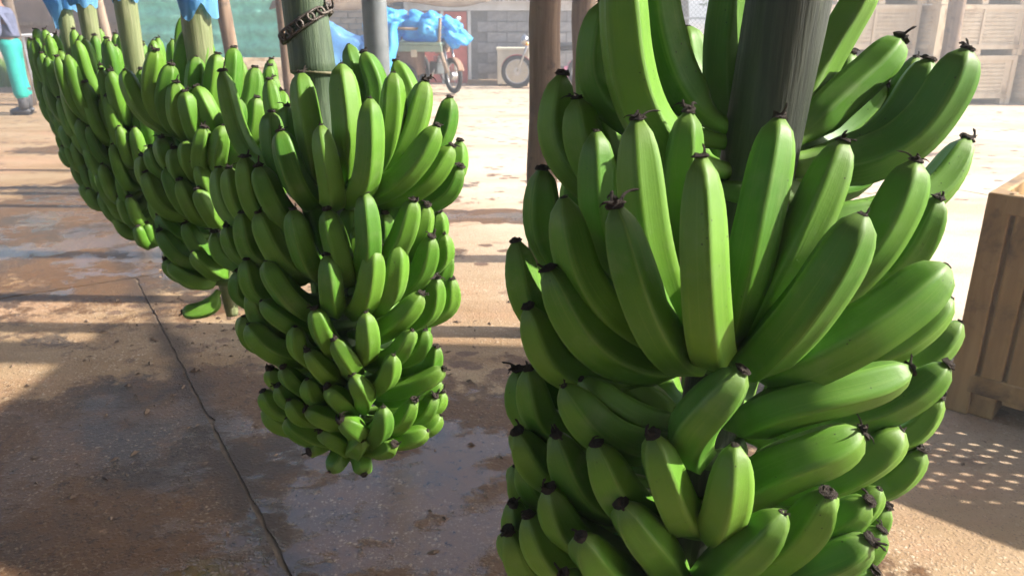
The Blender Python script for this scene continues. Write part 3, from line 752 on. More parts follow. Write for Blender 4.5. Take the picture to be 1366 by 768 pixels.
post('shed_post', (-7.55, 12.4, 0), (-7.62, 12.4, 2.6), .085, .08, M['bark'], 'dark post standing just behind the worker')
post('shed_post', (6.55, 12.05, 0), (6.5, 12.05, 2.6), .12, .11, M['log'], 'dark log standing in for the shaded gap between stacked bins')  # log drawn for the dark shaded gap between the bin stacks

# unseen roof: corrugated sheets on rafters, ends cut to shape the floor shade
roof = thing('shading_roof', (0, 0, 2.60), 'unseen corrugated zinc sheets added to shade floor and bunches', 'roof')
for k, (x0, y0, y0b, y1) in enumerate([(1.06, 2.78, 2.75, 3.02), (1.72, 1.75, 1.45, 3.18), (2.38, 1.45, .55, 3.12), (3.04, .42, .40, 2.98)]):
    n = 24; vs = []; w = .70
    for i in range(n + 1):
        x = w * i / n; z = .012 * math.sin(x / .076 * 2 * math.pi) + (.006 if k % 2 else 0)
        for y in (y0 + (y0b - y0) * i / n, y1 - .05 * i / n): vs.append((x0 + x, y, z))
    o = MB().add(vs, [(2 * i, 2 * i + 2, 2 * i + 3, 2 * i + 1) for i in range(n)]).build('roof_sheet', M['zinc'], roof, smooth=True)
    so = o.modifiers.new('thickness', 'SOLIDIFY'); so.thickness = .0015
for yy in (1.0, 2.15, 2.9):
    MB().tube([(1.0, yy, -.06), (3.85, yy, -.06)], .04, 10).build('rafter', M['log'], roof, smooth=True)
rowdir = Vector((-.66, .75, 0)).normalized(); sunh = Vector((1, 0, 0)).normalized(); back = -sunh
e0 = Vector((.28, .8, 0)) + sunh * 1.3 - rowdir * 8.0
for k in range(18):  # larger unseen run of sheets, added to cut sky light on the fruit
    n = 24; vs = []; w = .80; L = 6.0 + .15 * math.sin(k * 2.3)
    for i in range(n + 1):
        x = w * i / n; z = .012 * math.sin(x / .076 * 2 * math.pi) + (.006 if k % 2 else 0)
        for y in (.05 * math.sin(k * 4.1), L): vs.append(e0 + rowdir * (k * .76 + x) + back * y + Vector((0, 0, z + .04 * y)))
    o = MB().add(vs, [(2 * i, 2 * i + 2, 2 * i + 3, 2 * i + 1) for i in range(n)]).build('roof_sheet', M['zinc'], roof, smooth=True)
    o.modifiers.new('thickness', 'SOLIDIFY').thickness = .0015
for y in (.2, 2.9, 5.7):
    MB().tube([e0 + rowdir * -.1 + back * y + Vector((0, 0, -.075 + .04 * y)), e0 + rowdir * 13.9 + back * y + Vector((0, 0, -.075 + .04 * y))], .045, 10).build('rafter', M['log'], roof, smooth=True)
for py_ in (1.0, 2.9):
    post('shed_post', (3.78, py_, 0), (3.78, py_, 2.55), .06, .055, M['log'], 'log post under the %s corner of the zinc roof, right of the bin' % ('near' if py_ < 2 else 'far'))

bw = MB().box((1.5, -5.6, 1.25), (15, .18, 2.5)).build('fill_block_wall', M['wallbrown'])  # unseen wall, added to cut light reaching the fruit from behind the camera
tag(bw, 'unseen brown wall added behind the camera to dim the front light', 'wall')

# ------------------------------------------------------------------ slatted plastic bins
def bin_parts(w, d, h, nx, ny, mat, m=.075, fw=.22, fh=.36):
    """meshes of one bulk bin: four slotted walls, posts, rims, skids, floor"""
    def panel(L, Hh, th=.012):
        mb = MB(); z0, z1 = .17, Hh - .10
        cols = nx; rows = ny; sw = (L - 2 * m) / cols; sh = (z1 - z0) / rows
        xs = [-L / 2]; 
        for i in range(cols): xs += [-L / 2 + m + sw * (i + .5 - fw), -L / 2 + m + sw * (i + .5 + fw)]
        xs.append(L / 2)
        zs = [.10]
        for j in range(rows): zs += [z0 + sh * (j + .5 - fh), z0 + sh * (j + .5 + fh)]
        zs.append(Hh - .01)
        nX, nZ = len(xs), len(zs)
        vs = [(x, y, z) for y in (-th / 2, th / 2) for z in zs for x in xs]; o = nX * nZ
        idx = lambda i, j, s: s * o + j * nX + i
        fs = []
        for j in range(nZ - 1):
            for i in range(nX - 1):
                hole = i % 2 == 1 and j % 2 == 1
                if not hole:
                    fs += [(idx(i, j, 0), idx(i + 1, j, 0), idx(i + 1, j + 1, 0), idx(i, j + 1, 0)), (idx(i, j, 1), idx(i, j + 1, 1), idx(i + 1, j + 1, 1), idx(i + 1, j, 1))]
                else:
                    c = [(i, j), (i + 1, j), (i + 1, j + 1), (i, j + 1)]
                    for q in range(4):
                        a, b = c[q], c[(q + 1) % 4]; fs.append((idx(*a, 0), idx(*b, 0), idx(*b, 1), idx(*a, 1)))
        return mb.add(vs, fs)
    meshes = {}
    meshes['long'] = panel(w - .02, h).mesh('slotted_wall', mat); meshes['short'] = panel(d - .02, h).mesh('slotted_wall', mat)
    meshes['post'] = MB().box((0, 0, h / 2), (.075, .075, h - .004)).mesh('corner_post', mat)
    meshes['rimL'] = MB().box((0, 0, h - .035), (w - .09, .04, .066)).mesh('rim', mat); meshes['rimS'] = MB().box((0, 0, h - .035), (d - .09, .04, .062)).mesh('rim', mat)
    meshes['rib'] = MB().box((0, 0, .5 * h), (.035, .03, h - .12)).mesh('rib', mat)
    meshes['skid'] = MB().box((0, 0, .045), (.11, d - .02, .086)).mesh('skid', mat)
    meshes['belt'] = MB().box((0, 0, .125), (w - .1, .05, .07)).mesh('belt', mat)
    meshes['beltS'] = MB().box((0, 0, .127), (d - .1, .05, .066)).mesh('belt', mat)
    meshes['base'] = MB().box((0, 0, .10), (w - .06, d - .06, .014)).mesh('base', mat)
    for me in meshes.values(): pass
    return meshes
def make_bin(ms, w, d, h, loc, rz, label, ribs=2, bevel=.006, tilt=0):
    root = thing('harvest_bin', loc, label, 'bin', 'slotted plastic harvest bins', rz)
    def put(key, p, r=0):
        o = link(ms[key].name.split('.')[0], ms[key], root, p, (0, 0, r))
        if bevel and key in ('post', 'rib', 'plank', 'rimL', 'rimS', 'skid', 'belt', 'beltS'):
            b = o.modifiers.new('bevel', 'BEVEL'); b.width = bevel; b.segments = 2
        return o
    for s in (-1, 1):
        put('long', (0, s * (d / 2 - .025), 0)); put('short', (s * (w / 2 - .025), 0, 0), R(90))
        put('rimL', (0, s * (d / 2 - .012), 0)); put('rimS', (s * (w / 2 - .012), 0, 0), R(90))
        put('belt', (0, s * (d / 2 - .016), 0)); put('beltS', (s * (w / 2 - .016), 0, 0), R(90))
        for q in (-1, 1): put('post', (s * (w / 2 - .03), q * (d / 2 - .03), 0))
        for i in range(ribs):
            x = (w - .2) * ((i + 1) / (ribs + 1) - .5)
            put('rib', (x, s * (d / 2 - .010), 0)); put('rib', (s * (w / 2 - .010), (d - .2) * ((i + 1) / (ribs + 1) - .5), 0), R(90))
        put('skid', (s * (w / 2 - .09), 0, 0))
        if 'plank' in ms:
            for q in (-1, 1):
                for e_ in (.115, .195):
                    put('plank', (q * (w / 2 - e_), s * (d / 2 - .014), 0)); put('plank', (s * (w / 2 - .014), q * (d / 2 - e_), 0), R(90))
    put('skid', (0, 0, 0)); put('base', (0, 0, 0))
    return root
near_ms = bin_parts(1.2, 1.0, .80, 12, 9, M['bin'], .26, .31, .26)
near_ms['plank'] = MB().box((0, 0, .435), (.068, .036, .72)).mesh('plank', M['bin'])
ex, ey = Vector((.73, -.684, 0)).normalized(), Vector((.684, .73, 0)).normalized()
cc = Vector((1.575, 2.5, 0)) + ex * .6 + ey * .5
make_bin(near_ms, 1.2, 1.0, .80, cc, math.atan2(ex.y, ex.x), 'brown slotted plastic bin standing alone right of the nearest bunch', 3)
far_ms = bin_parts(1.52, 1.1, .74, 30, 8, M['binfar'], .16, .16, .24)
fx = [5.44, 7.08, 8.66]
for t in range(3):
    for i, x in enumerate(fx):
        tier = ['bottom', 'middle', 'top'][t]; cl = ['left', 'middle', 'right'][i]
        make_bin(far_ms, 1.52, 1.1, .74, (x + [.06, -.02, .04][t] * (1 if i != 1 else -.5), 13.0, .74 * t + .001 * t), R([10.8, 8.8, 10.5][i] + t), 'slotted bin toned as if sunlit, %s of the %s stack across the yard' % (tier, cl), 1, 0)
make_bin(far_ms, 1.52, 1.1, .74, (-3.45, 11.4, 0), R(4), 'pale slotted bin below the green shade net', 1, 0)

# ------------------------------------------------------------------ store building across the yard
st = thing('store_building', (0, 16.4, 0), 'low grey block store with red panels and white trim', 'building')
MB().box((.25, .12, .72), (2.3, .16, 1.42)).build('wall_core', M['mortar'], st)
rb = random.Random(5)
blk = [MB().box((0, 0, 0), (.385, .05, .185)).mesh('block', M['block']) for _ in range(1)][0]
for r_ in range(7):
    for c_ in range(7):
        x = -.90 + .2 + c_ * .4 + (.2 if r_ % 2 else 0)
        if x < -.86 + .19 or x > 1.4: continue
        o = link('block', blk, st, (x, .025 + rb.uniform(-.004, .004), .10 + r_ * .2))
for (x0, x1) in ((-2.05, -1.43), (-1.37, -.98 + .07)):
    pn = MB().box(((x0 + x1) / 2 + .0, .06, .70), (x1 - x0, .05, 1.38)).build('red_panel', M['red'], st)
    for q in range(1, 3):
        MB().box((x0 + (x1 - x0) * q / 3, .03, .70), (.02, .012, 1.36)).build('batten', M['red'], pn)
for x in (-2.09, -1.40, -.87 + .01):
    MB().box((x, .03, .70), (.062, .07, 1.40)).build('white_frame', M['white'], st)
MB().box((-.35, -.02, 1.50), (3.6, .06, .19)).build('fascia', M['white'], st)
vs = []
for i in range(61):
    x = -2.2 + 3.7 * i / 60; z = .02 * math.sin(i * 1.26)
    vs += [(x, -.35, 1.62 + z), (x, 2.5, 2.2 + z)]
MB().add(vs, [(2 * i, 2 * i + 2, 2 * i + 3, 2 * i + 1) for i in range(60)]).build('roof', M['rustroof'], st, smooth=True)
MB().box((.3, -.06, .03), (2.4, .3, .10)).build('plinth', M['earth'], st)
MB().box((-.3, 1.3, .75), (3.4, .1, 1.4)).build('rear_wall', M['mortar'], st)

# tan wall further left with wrapped blue bundles before it
tw = thing('tan_wall', (-3.7, 16.8, 0), 'tan brick wall behind the grey steel post', 'wall')
MB().box((0, .2, .9), (2.9, .2, 1.8)).build('wall_core', M['mortar'], tw)
tbm = MB().box((0, 0, 0), (.30, .06, .10)).mesh('brick', worn('tan_brick', (.36, .27, .19), (.46, .35, .25), 6, .9, .3, .2))
for r_ in range(15):
    for c_ in range(9):
        x = -1.25 + c_ * .315 + (.157 if r_ % 2 else 0)
        if x < 1.36: link('brick', tbm, tw, (x, .085, .06 + r_ * .115))
def heap_bag(name, loc, dims, seed, mat, label, cat, group=None, amp=.35, freq=1.8):
    o = MB().blob((0, 0, dims[2] * .92), dims, seed, amp, freq, 28, 18, flat=-dims[2] * .92).build(name, mat, loc=loc, smooth=True)
    return tag(o, label, cat, group)
pal = M['bag']
heap_bag('plastic_bundle', (-3.75, 16.2, .0), (.75, .35, .62), 21, pal, 'pale blue plastic bundle before the tan brick wall', 'bag', 'blue plastic film bundles')
heap_bag('plastic_bundle', (-2.85, 16.3, .0), (.42, .3, .50), 23, pal, 'small pale blue bundle right of the steel post foot', 'bag', 'blue plastic film bundles')

# awning sheet hanging above the yard edge
vs = []
for i in range(25):
    x = -3.6 + 3.3 * i / 24; sag = .05 * math.sin(i * .55) + .10 * ((i - 8) / 24.)
    for j in range(5):
        vs.append((x, 12.2 + j * .35, 1.44 + sag * (1 - j / 4) + j * .20 + .02 * noise.noise(Vector((x * 2, j, 3)))))
aw = MB().add(vs, [(i * 5 + j, i * 5 + j + 1, (i + 1) * 5 + j + 1, (i + 1) * 5 + j) for i in range(24) for j in range(4)]).build('awning', M['rustroof'], smooth=True)
aw.modifiers.new('thickness', 'SOLIDIFY').thickness = .01
tag(aw, 'sagging brown sheet awning above the far end of the yard', 'awning')
for x in (-3.5, -2.35): post('awning_post', (x, 13.5, 0), (x, 13.5, 2.14), .03, .03, M['log'], 'thin pole under the %s end of the brown awning' % ('left' if x < -3 else 'right'))

# ------------------------------------------------------------------ trailer with blue plastic
tr = thing('farm_trailer', (-1.78, 14.5, 0), 'small farm trailer loaded with bright blue plastic', 'trailer', rz=R(-8))
dk = MB().box((0, 0, .86), (1.25, .95, .05)).build('deck', M['deckgreen'], tr, bevel=.01)
MB().box((0, -.47, .78), (1.29, .04, .10)).build('side_rail', M['deckgreen'], tr); MB().box((0, .47, .78), (1.29, .04, .10)).build('side_rail', M['deckgreen'], tr)
MB().box((.15, -.485, .70), (.10, .05, .12)).build('bracket', M['cream'], tr)
for x in (-.55, .55):
    MB().box((x, 0, .74), (.07, .85, .09)).build('cross_beam', M['bikebrown'], tr)
for x, y in ((-.6, -.44), (-.6, .44), (.58, -.44), (.58, .44)): MB().tube([(x, y, .72), (x + .04, y, 1.28)], .028, 8).build('stake', M['paleLog'], tr, smooth=True)
MB().tube([(-.6, -.44, 1.12), (.3, -.44, 1.10)], .025, 8).build('stake', M['paleLog'], tr, smooth=True)
MB().tube([(.58, -.40, .80), (.72, -.44, .38)], .035, 8).build('prop_leg', M['paleLog'], tr, smooth=True)
for y in (-.36, .36):
    w = MB().torus((-.1, y, .27), (0, 1, 0), .20, .07, 28, 10).build('wheel', M['dark'], tr, smooth=True)
    MB().tube([(-.1, y - .05, .27), (-.1, y + .05, .27)], .13, 18).build('rim', M['bikebrown'], w, smooth=False)
MB().tube([(-.1, -.36, .27), (-.1, .36, .27)], .03, 8).build('axle', M['bikebrown'], tr)
MB().box((-.1, 0, .52), (.5, .6, .42)).build('chassis_box', M['bikebrown'], tr, bevel=.03)
def sheet_bundle(loc, dims, seed, label, amp=.5, freq=1.9, rot=0):
    o = MB().blob((0, 0, 0), dims, seed, amp, freq, 56, 36).build('plastic_bundle', M['tarp'], loc=loc, smooth=True, rot=(0, rot, 0))
    return tag(o, label, 'bag', 'blue plastic film bundles')
sheet_bundle((-2.16, 14.45, 1.16), (.36, .36, .26), 2, 'bright blue plastic bundle at the left of the trailer')
sheet_bundle((-1.52, 14.35, 1.12), (.40, .38, .28), 5, 'bright blue plastic bundle in the middle of the trailer')
sheet_bundle((-1.06, 14.3, 1.05), (.34, .28, .20), 9, 'bright blue plastic bundle drooping off the trailer right end', rot=R(32))
vs = []
for i in range(25):
    f = i / 24
    for j in range(17):
        t = j / 16
        x = -2.55 + .62 * t * (1 - .35 * f) + .12 * f; z = 1.22 - 1.02 * f
        y = 13.95 - .25 * math.sin(f * 1.5) + .06 * math.sin(t * 13 + f * 3) + .05 * noise.noise(Vector((t * 5, f * 5, 1)))
        vs.append((x + .04 * noise.noise(Vector((f * 4, t, 7))), y, z))
dr = MB().add(vs, [(i * 17 + j, i * 17 + j + 1, (i + 1) * 17 + j + 1, (i + 1) * 17 + j) for i in range(24) for j in range(16)]).build('plastic_sheet', M['tarp'], smooth=True)
dr.modifiers.new('thickness', 'SOLIDIFY').thickness = .004
tag(dr, 'bright blue plastic sheet hanging down the trailer front', 'plastic sheet')

# ------------------------------------------------------------------ motorcycles
def motorcycle(loc, rz, body, label, lamp):
    t = thing('motorcycle', loc, label, 'motorcycle', 'motorcycles parked in the yard', rz)
    for x in (.64, -.62):
        w = MB().torus((x, 0, .31), (0, 1, 0), .265, .042, 36, 10).build('wheel', M['dark'], t, smooth=True)
        MB().torus((x, 0, .31), (0, 1, 0), .222, .014, 36, 8).build('rim', M['chrome'], w, smooth=True)
        MB().tube([(x, -.05, .31), (x, .05, .31)], .07, 16).build('hub', M['chrome'], w)
        sp = MB()
        for k in range(18):
            a = k * 2 * math.pi / 18; sp.tube([(x + .05 * math.cos(a + .3), .02 * (-1) ** k, .31 + .05 * math.sin(a + .3)), (x + .22 * math.cos(a), 0, .31 + .22 * math.sin(a))], .004, 4)
        sp.build('spokes', M['chrome'], w)
    for y in (-.075, .075): MB().tube([(.64, y, .31), (.50, y, .66), (.40, y, .92)], [.018, .022, .024], 8).build('fork', M['chrome'], t, smooth=True)
    MB().tube([(.40, 0, .9), (.22, 0, .72), (-.05, 0, .42), (-.25, 0, .38)], .028, 8).build('frame', M['dark'], t, smooth=True)
    MB().tube([(.36, 0, .78), (-.2, 0, .70), (-.62, 0, .74)], .022, 8).build('frame', M['dark'], t, smooth=True)
    MB().blob((.14, 0, .80), (.27, .13, .12), 3, .06, 1, 20, 12).build('fuel_tank', body, t, smooth=True)
    MB().blob((-.36, 0, .78), (.36, .13, .065), 4, .05, 1, 20, 12).build('seat', M['dark'], t, smooth=True)
    e = MB().box((.06, 0, .42), (.30, .22, .22)).build('engine', M['steel'], t, bevel=.02)
    f = MB()
    for k in range(5): f.box((.14, 0, .50 + k * .03), (.17, .19, .012))
    f.build('cooling_fins', M['chrome'], e)
    MB().tube([(.16, -.13, .40), (.05, -.15, .24), (-.45, -.16, .27), (-.80, -.16, .33)], [.02, .022, .04, .04], 10).build('exhaust', M['chrome'], t, smooth=True)
    MB().tube([(.36, -.36, 1.02), (.38, -.2, 1.06), (.40, 0, .97), (.38, .2, 1.06), (.36, .36, 1.02)], .014, 8).build('handlebar', M['dark'], t, smooth=True)
    h = MB().blob((.50, 0, .88), (.08, .10, .10), 1, .02, 1, 16, 10).build('headlight', M['chrome'], t, smooth=True)
    for y in (-.22, .22):
        m_ = MB().tube([(.37, y, 1.05), (.36, y * 1.2, 1.22)], .006, 6).build('mirror', M['dark'], t, smooth=True)
        MB().blob((.36, y * 1.25, 1.26), (.015, .06, .045), 2, .02, 1, 12, 8).build('mirror_glass', M['chrome'], m_, smooth=True)
        MB().blob((.46, y * .8, .82), (.035, .045, .035), 5, .02, 1, 10, 8).build('indicator', M['amber'], t, smooth=True)
    fm = MB(); vs = []
    for i in range(12):
        a = R(20 + i * 11)
        for y in (-.06, -.03, .03, .06): vs.append((.64 + .325 * math.cos(a), y, .31 + .325 * math.sin(a) - abs(y) * .3))
    fm.add(vs, [(i * 4 + j, i * 4 + j + 1, (i + 1) * 4 + j + 1, (i + 1) * 4 + j) for i in range(11) for j in range(3)]).build('front_mudguard', body, t, smooth=True).modifiers.new('thickness', 'SOLIDIFY').thickness = .004
    MB().box((-.70, 0, .62), (.34, .13, .03), Matrix.Rotation(R(18), 3, 'Y')).build('rear_mudguard', body, t, bevel=.01)
    MB().tube([(-.1, .1, .3), (-.16, .32, .02)], .012, 6).build('side_stand', M['dark'], t)
    return t
motorcycle((.74, 15.3, 0), R(180), M['bikered'], 'red motorcycle parked side-on before the grey block wall', 1)
motorcycle((-1.38, 14.75, 0), R(-58), M['bikebrown'], 'dusty brown motorcycle parked beside the blue loaded trailer', 1)
bx = thing('storage_box', (.02, 15.95, 0), 'cream wooden box behind the red motorcycle wheel', 'box')
MB().box((0, 0, .36), (.62, .45, .64)).build('body', M['cream'], bx, bevel=.01)
MB().box((0, 0, .70), (.66, .49, .05)).build('lid', M['cream'], bx, bevel=.008)
for x in (-.26, .26): MB().box((x, -.2, .02), (.06, .06, .04)).build('foot', M['dark'], bx)

# sacks by the fence
heap_bag('sack', (1.28, 16.9, .42), (.34, .28, .26), 31, M['orange'], 'orange sack on the heap by the fence', 'sack', 'coloured sacks by the fence')
heap_bag('sack', (1.25, 16.6, .0), (.42, .32, .26), 33, M['pink'], 'pink sack at the foot of the heap by the fence', 'sack', 'coloured sacks by the fence')
heap_bag('sack', (1.72, 16.9, .0), (.26, .28, .42), 35, M['tarp'], 'blue sack on the right of the heap by the fence', 'sack', 'coloured sacks by the fence')
heap_bag('sack', (1.62, 16.3, .0), (.26, .2, .14), 37, M['white'], 'small white sack in front of the heap by the fence', 'sack', 'coloured sacks by the fence')

# ------------------------------------------------------------------ fence, verge, trees
fc = thing('wire_fence', (1.0, 19.2, 0), 'tall chain link fence closing off the back of the yard', 'fence')
W_, H_ = 10.0, 2.2
for i in range(6):
    MB().tube([(i * 2, 0, 0), (i * 2, 0, H_ + .1)], .035, 10).build('fence_post', M['white'] if i == 2 else M['wire'], fc, smooth=True)
for z in (.62, 1.25, H_): MB().tube([(0, -.03, z), (W_, -.03, z)], .022, 8).build('fence_rail', M['wire'], fc, smooth=True)
wm = MB(); sp = .11
k = -int(H_ / sp)
while k * sp < W_:
    for sgn in (1, -1):
        x0 = k * sp
        p = [(x0, 0), (x0 + H_, H_)]
        a0x, a1x = max(0, x0), min(W_, x0 + H_)
        if a1x > a0x:
            z0, z1 = a0x - x0, a1x - x0
            if sgn < 0: z0, z1 = H_ - z0, H_ - z1
            wm.tube([(a0x, sgn * .003, z0), (a1x, sgn * .003, z1)], .0045, 3, False)
    k += 1
tag(wm.build('wire_mesh', M['wire'], fc), kind='stuff')
heap_bag('plastic_bundle', (4.6, 18.7, .02), (.75, .3, .17), 41, M['tarp'], 'low blue plastic bundle at the foot of the fence', 'bag', 'blue plastic film bundles')
gv = MB(); rg = random.Random(9)
def blades(x0, x1, y0, y1, n, h, z=-.05):
    for _ in range(n):
        x, y = rg.uniform(x0, x1), rg.uniform(y0, y1); a = rg.uniform(0, 3.14); hh = h * rg.uniform(.5, 1.2); w = .03; lx, ly = rg.uniform(-.1, .1), rg.uniform(-.1, .1)
        gv.add([(x - w * math.cos(a), y - w * math.sin(a), z), (x + w * math.cos(a), y + w * math.sin(a), z), (x + lx, y + ly, z + hh)], [(0, 1, 2)])
blades(2.2, 11, 18.8, 20.5, 5000, .22); blades(-14, -9.4, 15.5, 19, 7000, .45)
tag(gv.build('grass', M['grass']), 'bright grass along the fence and beyond the brown wall', 'grass', kind='stuff')

def tree(loc, h, spread, seed, label, leaves=5200):
    rg = random.Random(seed)
    t = thing('tree', loc, label, 'tree', 'trees behind the fence')
    tm = MB().tube([(0, 0, -.1), (.05, .02, h * .25), (-.05, .05, h * .5), (.05, 0, h * .8)], [.16, .13, .10, .04], 12)
    tips = []
    for k in range(16):
        a = rg.uniform(0, 6.28); z0 = h * rg.uniform(.12, .7); l = spread * rg.uniform(.5, 1)
        e = Vector((math.cos(a) * l, math.sin(a) * l, z0 + l * rg.uniform(.1, .7)))
        tm.tube([(0, 0, z0), e * .5 + Vector((0, 0, z0 * .5)), e], [.06, .035, .01], 6); tips.append(e); tips.append(e * .6 + Vector((0, 0, z0 * .4)))
    tm.build('trunk', M['bark'], t, smooth=True)
    cm = MB()
    for _ in range(leaves):
        c = rg.choice(tips); p = c + Vector((rg.gauss(0, .34), rg.gauss(0, .34), rg.gauss(0, .26)))
        u = Vector((rg.uniform(-1, 1), rg.uniform(-1, 1), rg.uniform(-1, 1))).normalized(); v = u.orthogonal().normalized() * .045; u = u * .10
        cm.add([p - u, p + v, p + u, p - v], [(0, 1, 2, 3)])
    cm.build('crown', M['leaf'], t)
    return t
for k, (x, y, h, s, lb) in enumerate([(1.2, 22.5, 4.5, 2.0, 'leafy tree seen through the fence left of the nearest bunch'), (4.8, 23.0, 5.0, 2.4, 'leafy tree seen through the gap left of the nearest stalk'), (8.6, 24, 5.2, 2.6, 'leafy tree behind the right end of the fence'), (-2.4, 25, 5.0, 2.5, 'leafy tree behind the block store'), (-13, 22, 5.5, 3.0, 'leafy tree beyond the end of the brown wall')]):
    tree((x, y, -.05), h, s, 50 + k, lb)

# ------------------------------------------------------------------ brown shed on the left, shade net, worker
lw = thing('brown_building', (-6.8, 14.6, 0), 'brown mud walled building behind the far banana bunches', 'building')
MB().box((0, .1, 1.35), (4.6, .2, 2.7)).build('wall', M['wallbrown'], lw)
MB().box((0, -.02, 1.18), (4.58, .06, .06)).build('ledge', M['paleLog'], lw)
for x in (-2.2, -.7, .9, 2.2): MB().tube([(x, -.08, 0), (x, -.08, 2.7)], .06, 10).build('wall_post', M['log'], lw, smooth=True)
MB().box((0, .6, 2.78), (5.2, 2.0, .05), Matrix.Rotation(R(8), 3, 'X')).build('roof', M['rustroof'], lw)
MB().box((-1.5, .9, 1.3), (.1, 1.5, 2.5)).build('end_wall', M['wallbrown'], lw)
wb = MB().blob((0, 0, 0), (.17, .05, .22), 61, .6, 2.6, 24, 16).build('hanging_cloth', M['white'], loc=(-5.55, 14.40, 1.15), smooth=True)
tag(wb, 'white crumpled cloth hung on the brown wall between two stalks', 'cloth')
wd = MB().blob((0, 0, 0), (.20, .08, .20), 63, .5, 2.2, 24, 16).build('dark_bag', M['dark'], loc=(-5.92, 14.40, 1.12), smooth=True)
tag(wd, 'dark bundle hung beside the white cloth on the brown wall', 'bag')
ch = thing('plastic_table', (-7.72, 13.2, 0), 'small white plastic table beside the worker', 'table')
MB().box((0, 0, 1.02), (.42, .4, .04)).build('table_top', M['white'], ch, bevel=.01)
for x, y in ((-.15, -.15), (.15, -.15), (-.15, .15), (.15, .15)): MB().tube([(x, y, 1.0), (x * .75, y * .75, .0)], [.04, .022], 8).build('leg', M['white'], ch, smooth=True)

vs = []; nx_, nz_ = 60, 26
for i in range(nx_ + 1):
    for j in range(nz_ + 1):
        x = 2.75 * i / nx_; z = .66 + 1.9 * j / nz_
        y = .05 * math.sin(j * 1.9 + .6 * math.sin(i * .12)) + .06 * noise.noise(Vector((i * .08, j * .4, 0))) + .03 * math.sin(i * .4)
        vs.append((x, y, z + .04 * noise.noise(Vector((i * .2, 0, 4))) * (1 - j / nz_)))
nt_ = MB().add(vs, [(i * (nz_ + 1) + j, (i + 1) * (nz_ + 1) + j, (i + 1) * (nz_ + 1) + j + 1, i * (nz_ + 1) + j + 1) for i in range(nx_) for j in range(nz_)]).build('shade_net', M['teal'], loc=(-5.75, 12.4, 0), smooth=True)
nt_.modifiers.new('thickness', 'SOLIDIFY').thickness = .003
tag(nt_, 'green shade net hanging in folds behind the third bunch', 'net')
for x in (-5.72, -3.05): post('net_post', (x, 12.46, 0), (x, 12.46, 2.6), .03, .03, M['log'], 'thin pole holding the %s edge of the green net' % ('left' if x < -4 else 'right'))

def skin_mesh(name, verts, edges, radii, mat, parent, root=0, sub=2):
    me = bpy.data.meshes.new(name); me.from_pydata(verts, edges, []); me.materials.append(mat)
    o = link(name, me, parent)
    sk = o.modifiers.new('skin', 'SKIN'); sk.use_smooth_shade = True
    for v, r in zip(me.skin_vertices[0].data, radii):
        v.radius = r if isinstance(r, tuple) else (r, r); v.use_root = False
    me.skin_vertices[0].data[root].use_root = True
    sb = o.modifiers.new('sub', 'SUBSURF'); sb.levels = sub; sb.render_levels = sub
    return o
# worker: stands facing left (-x), arms forward at the bunch; the frame cuts the front half of the body
pr = thing('person', (-6.97, 11.25, 0), 'worker in teal overalls, navy jacket and pale hair net, standing', 'person')
bv = [(0, 0, .92), (-.01, 0, 1.12), (-.03, 0, 1.32), (-.045, 0, 1.43), (-.06, 0, 1.47), (-.075, 0, 1.555), (-.085, 0, 1.63),   # pelvis..head 0-6
      (-.02, .10, .86), (-.03, .11, .48), (.02, .11, .10), (-.12, .12, .04),       # left leg 7-10
      (.06, -.10, .86), (.07, -.11, .48), (.10, -.11, .10), (-.03, -.12, .04),      # right leg 11-14
      (-.04, .19, 1.36), (-.06, .24, 1.10), (-.28, .20, 1.02), (-.37, .18, 1.03),        # left arm 15-18
      (-.02, -.19, 1.36), (.02, -.25, 1.09), (-.20, -.22, .99), (-.29, -.2, 1.0)]      # right arm 19-22
be = [(0,1),(1,2),(2,3),(3,4),(4,5),(5,6),(0,7),(7,8),(8,9),(9,10),(0,11),(11,12),(12,13),(13,14),(2,15),(15,16),(16,17),(17,18),(2,19),(19,20),(20,21),(21,22)]
br = [(.12,.14),(.11,.13),(.12,.15),.07,.05,(.085,.07),(.075,.065),.075,.055,.04,.035,.075,.055,.04,.035,.05,.04,.03,.028,.05,.04,.03,.028]
skin_mesh('body', bv, be, br, M['skin'], pr)
tv = [(0, 0, 1.06), (0, 0, .92), (-.02, .10, .84), (-.03, .11, .48), (.02, .11, .20), (.05, -.10, .84), (.07, -.11, .48), (.09, -.11, .20)]
skin_mesh('trousers', tv, [(0,1),(1,2),(2,3),(3,4),(1,5),(5,6),(6,7)], [(.145,.16),(.15,.17),.11,.10,.10,.11,.10,.10], M['trouser'], pr, 1)
jv = [(0, 0, 1.02), (-.015, 0, 1.20), (-.03, 0, 1.36), (-.045, 0, 1.44), (-.045, .19, 1.37), (-.06, .24, 1.11), (-.24, .205, 1.03), (-.025, -.19, 1.37), (.02, -.25, 1.10), (-.16, -.225, 1.0)]
skin_mesh('jacket', jv, [(0,1),(1,2),(2,3),(2,4),(4,5),(5,6),(2,7),(7,8),(8,9)], [(.15,.17),(.14,.16),(.14,.17),.075,.075,.062,.05,.075,.062,.05], M['jacket'], pr, 1)
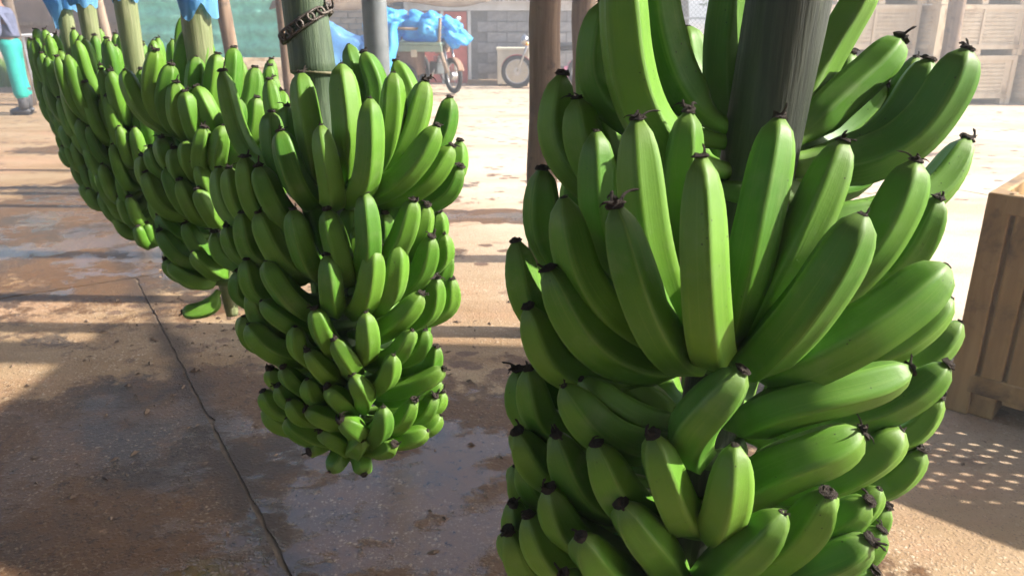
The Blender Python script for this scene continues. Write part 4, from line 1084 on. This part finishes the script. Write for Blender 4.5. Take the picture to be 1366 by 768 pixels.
MB().blob((-.07, 0, 1.62), (.115, .10, .095), 71, .08, 3, 24, 16, flat=-.04).build('hair_net', M['cap'], pr, smooth=True)
MB().blob((-.185, 0, 1.565), (.022, .018, .022), 72, .02, 1, 12, 8).build('nose', M['skin'], pr, smooth=True)
for (x, y) in ((.02, .11), (.09, -.11)):
    bt = MB().tube([(x, y, .36), (x, y, .16), (x - .01, y, .08)], [.075, .065, .06], 14).build('boot', M['boot'], pr, smooth=True)
    MB().blob((x - .07, y, .05), (.15, .055, .055), 80, .03, 1, 20, 12, flat=-.045).build('boot_foot', M['boot'], bt, smooth=True)
    MB().box((x - .07, y, .008), (.28, .10, .016)).build('sole', M['dark'], bt, bevel=.006)
for s, (x, y, z) in ((1, (-.37, .18, 1.03)), (-1, (-.29, -.2, 1.0))):
    hv = [(x, y, z), (x - .05, y, z)]; he = [(0, 1)]; hr = [.026, .03]
    for q in range(4):
        b = len(hv); yy = y + (q - 1.5) * .02; l = (.03, .036, .033, .025)[q]
        hv += [(x - .07, yy, z), (x - .07 - l, yy, z - .012), (x - .08 - l, yy, z - .035)]; he += [(1, b), (b, b + 1), (b + 1, b + 2)]; hr += [.011, .0095, .008]
    b = len(hv); hv += [(x - .03, y - s * .03, z + .012), (x - .06, y - s * .045, z + .0)]; he += [(0, b), (b, b + 1)]; hr += [.012, .009]
    skin_mesh('hand', hv, he, hr, M['skin'], pr, 0, 1)

# ------------------------------------------------------------------ bright dusty air
hz = NT('yard_haze')
for nd_ in list(hz.t.nodes):
    if nd_.type == 'BSDF_PRINCIPLED': hz.t.nodes.remove(nd_)
pv = hz.t.nodes.new('ShaderNodeVolumePrincipled')
pv.inputs['Color'].default_value = (.97, .97, .97, 1); pv.inputs['Density'].default_value = .019; pv.inputs['Anisotropy'].default_value = .5
hz.t.links.new(pv.outputs[0], hz.t.nodes['Material Output'].inputs['Volume'])
tag(MB().box((0, 10, 3.5), (310, 330, 9)).build('haze', hz.m), 'bright dusty air over the yard', kind='stuff')
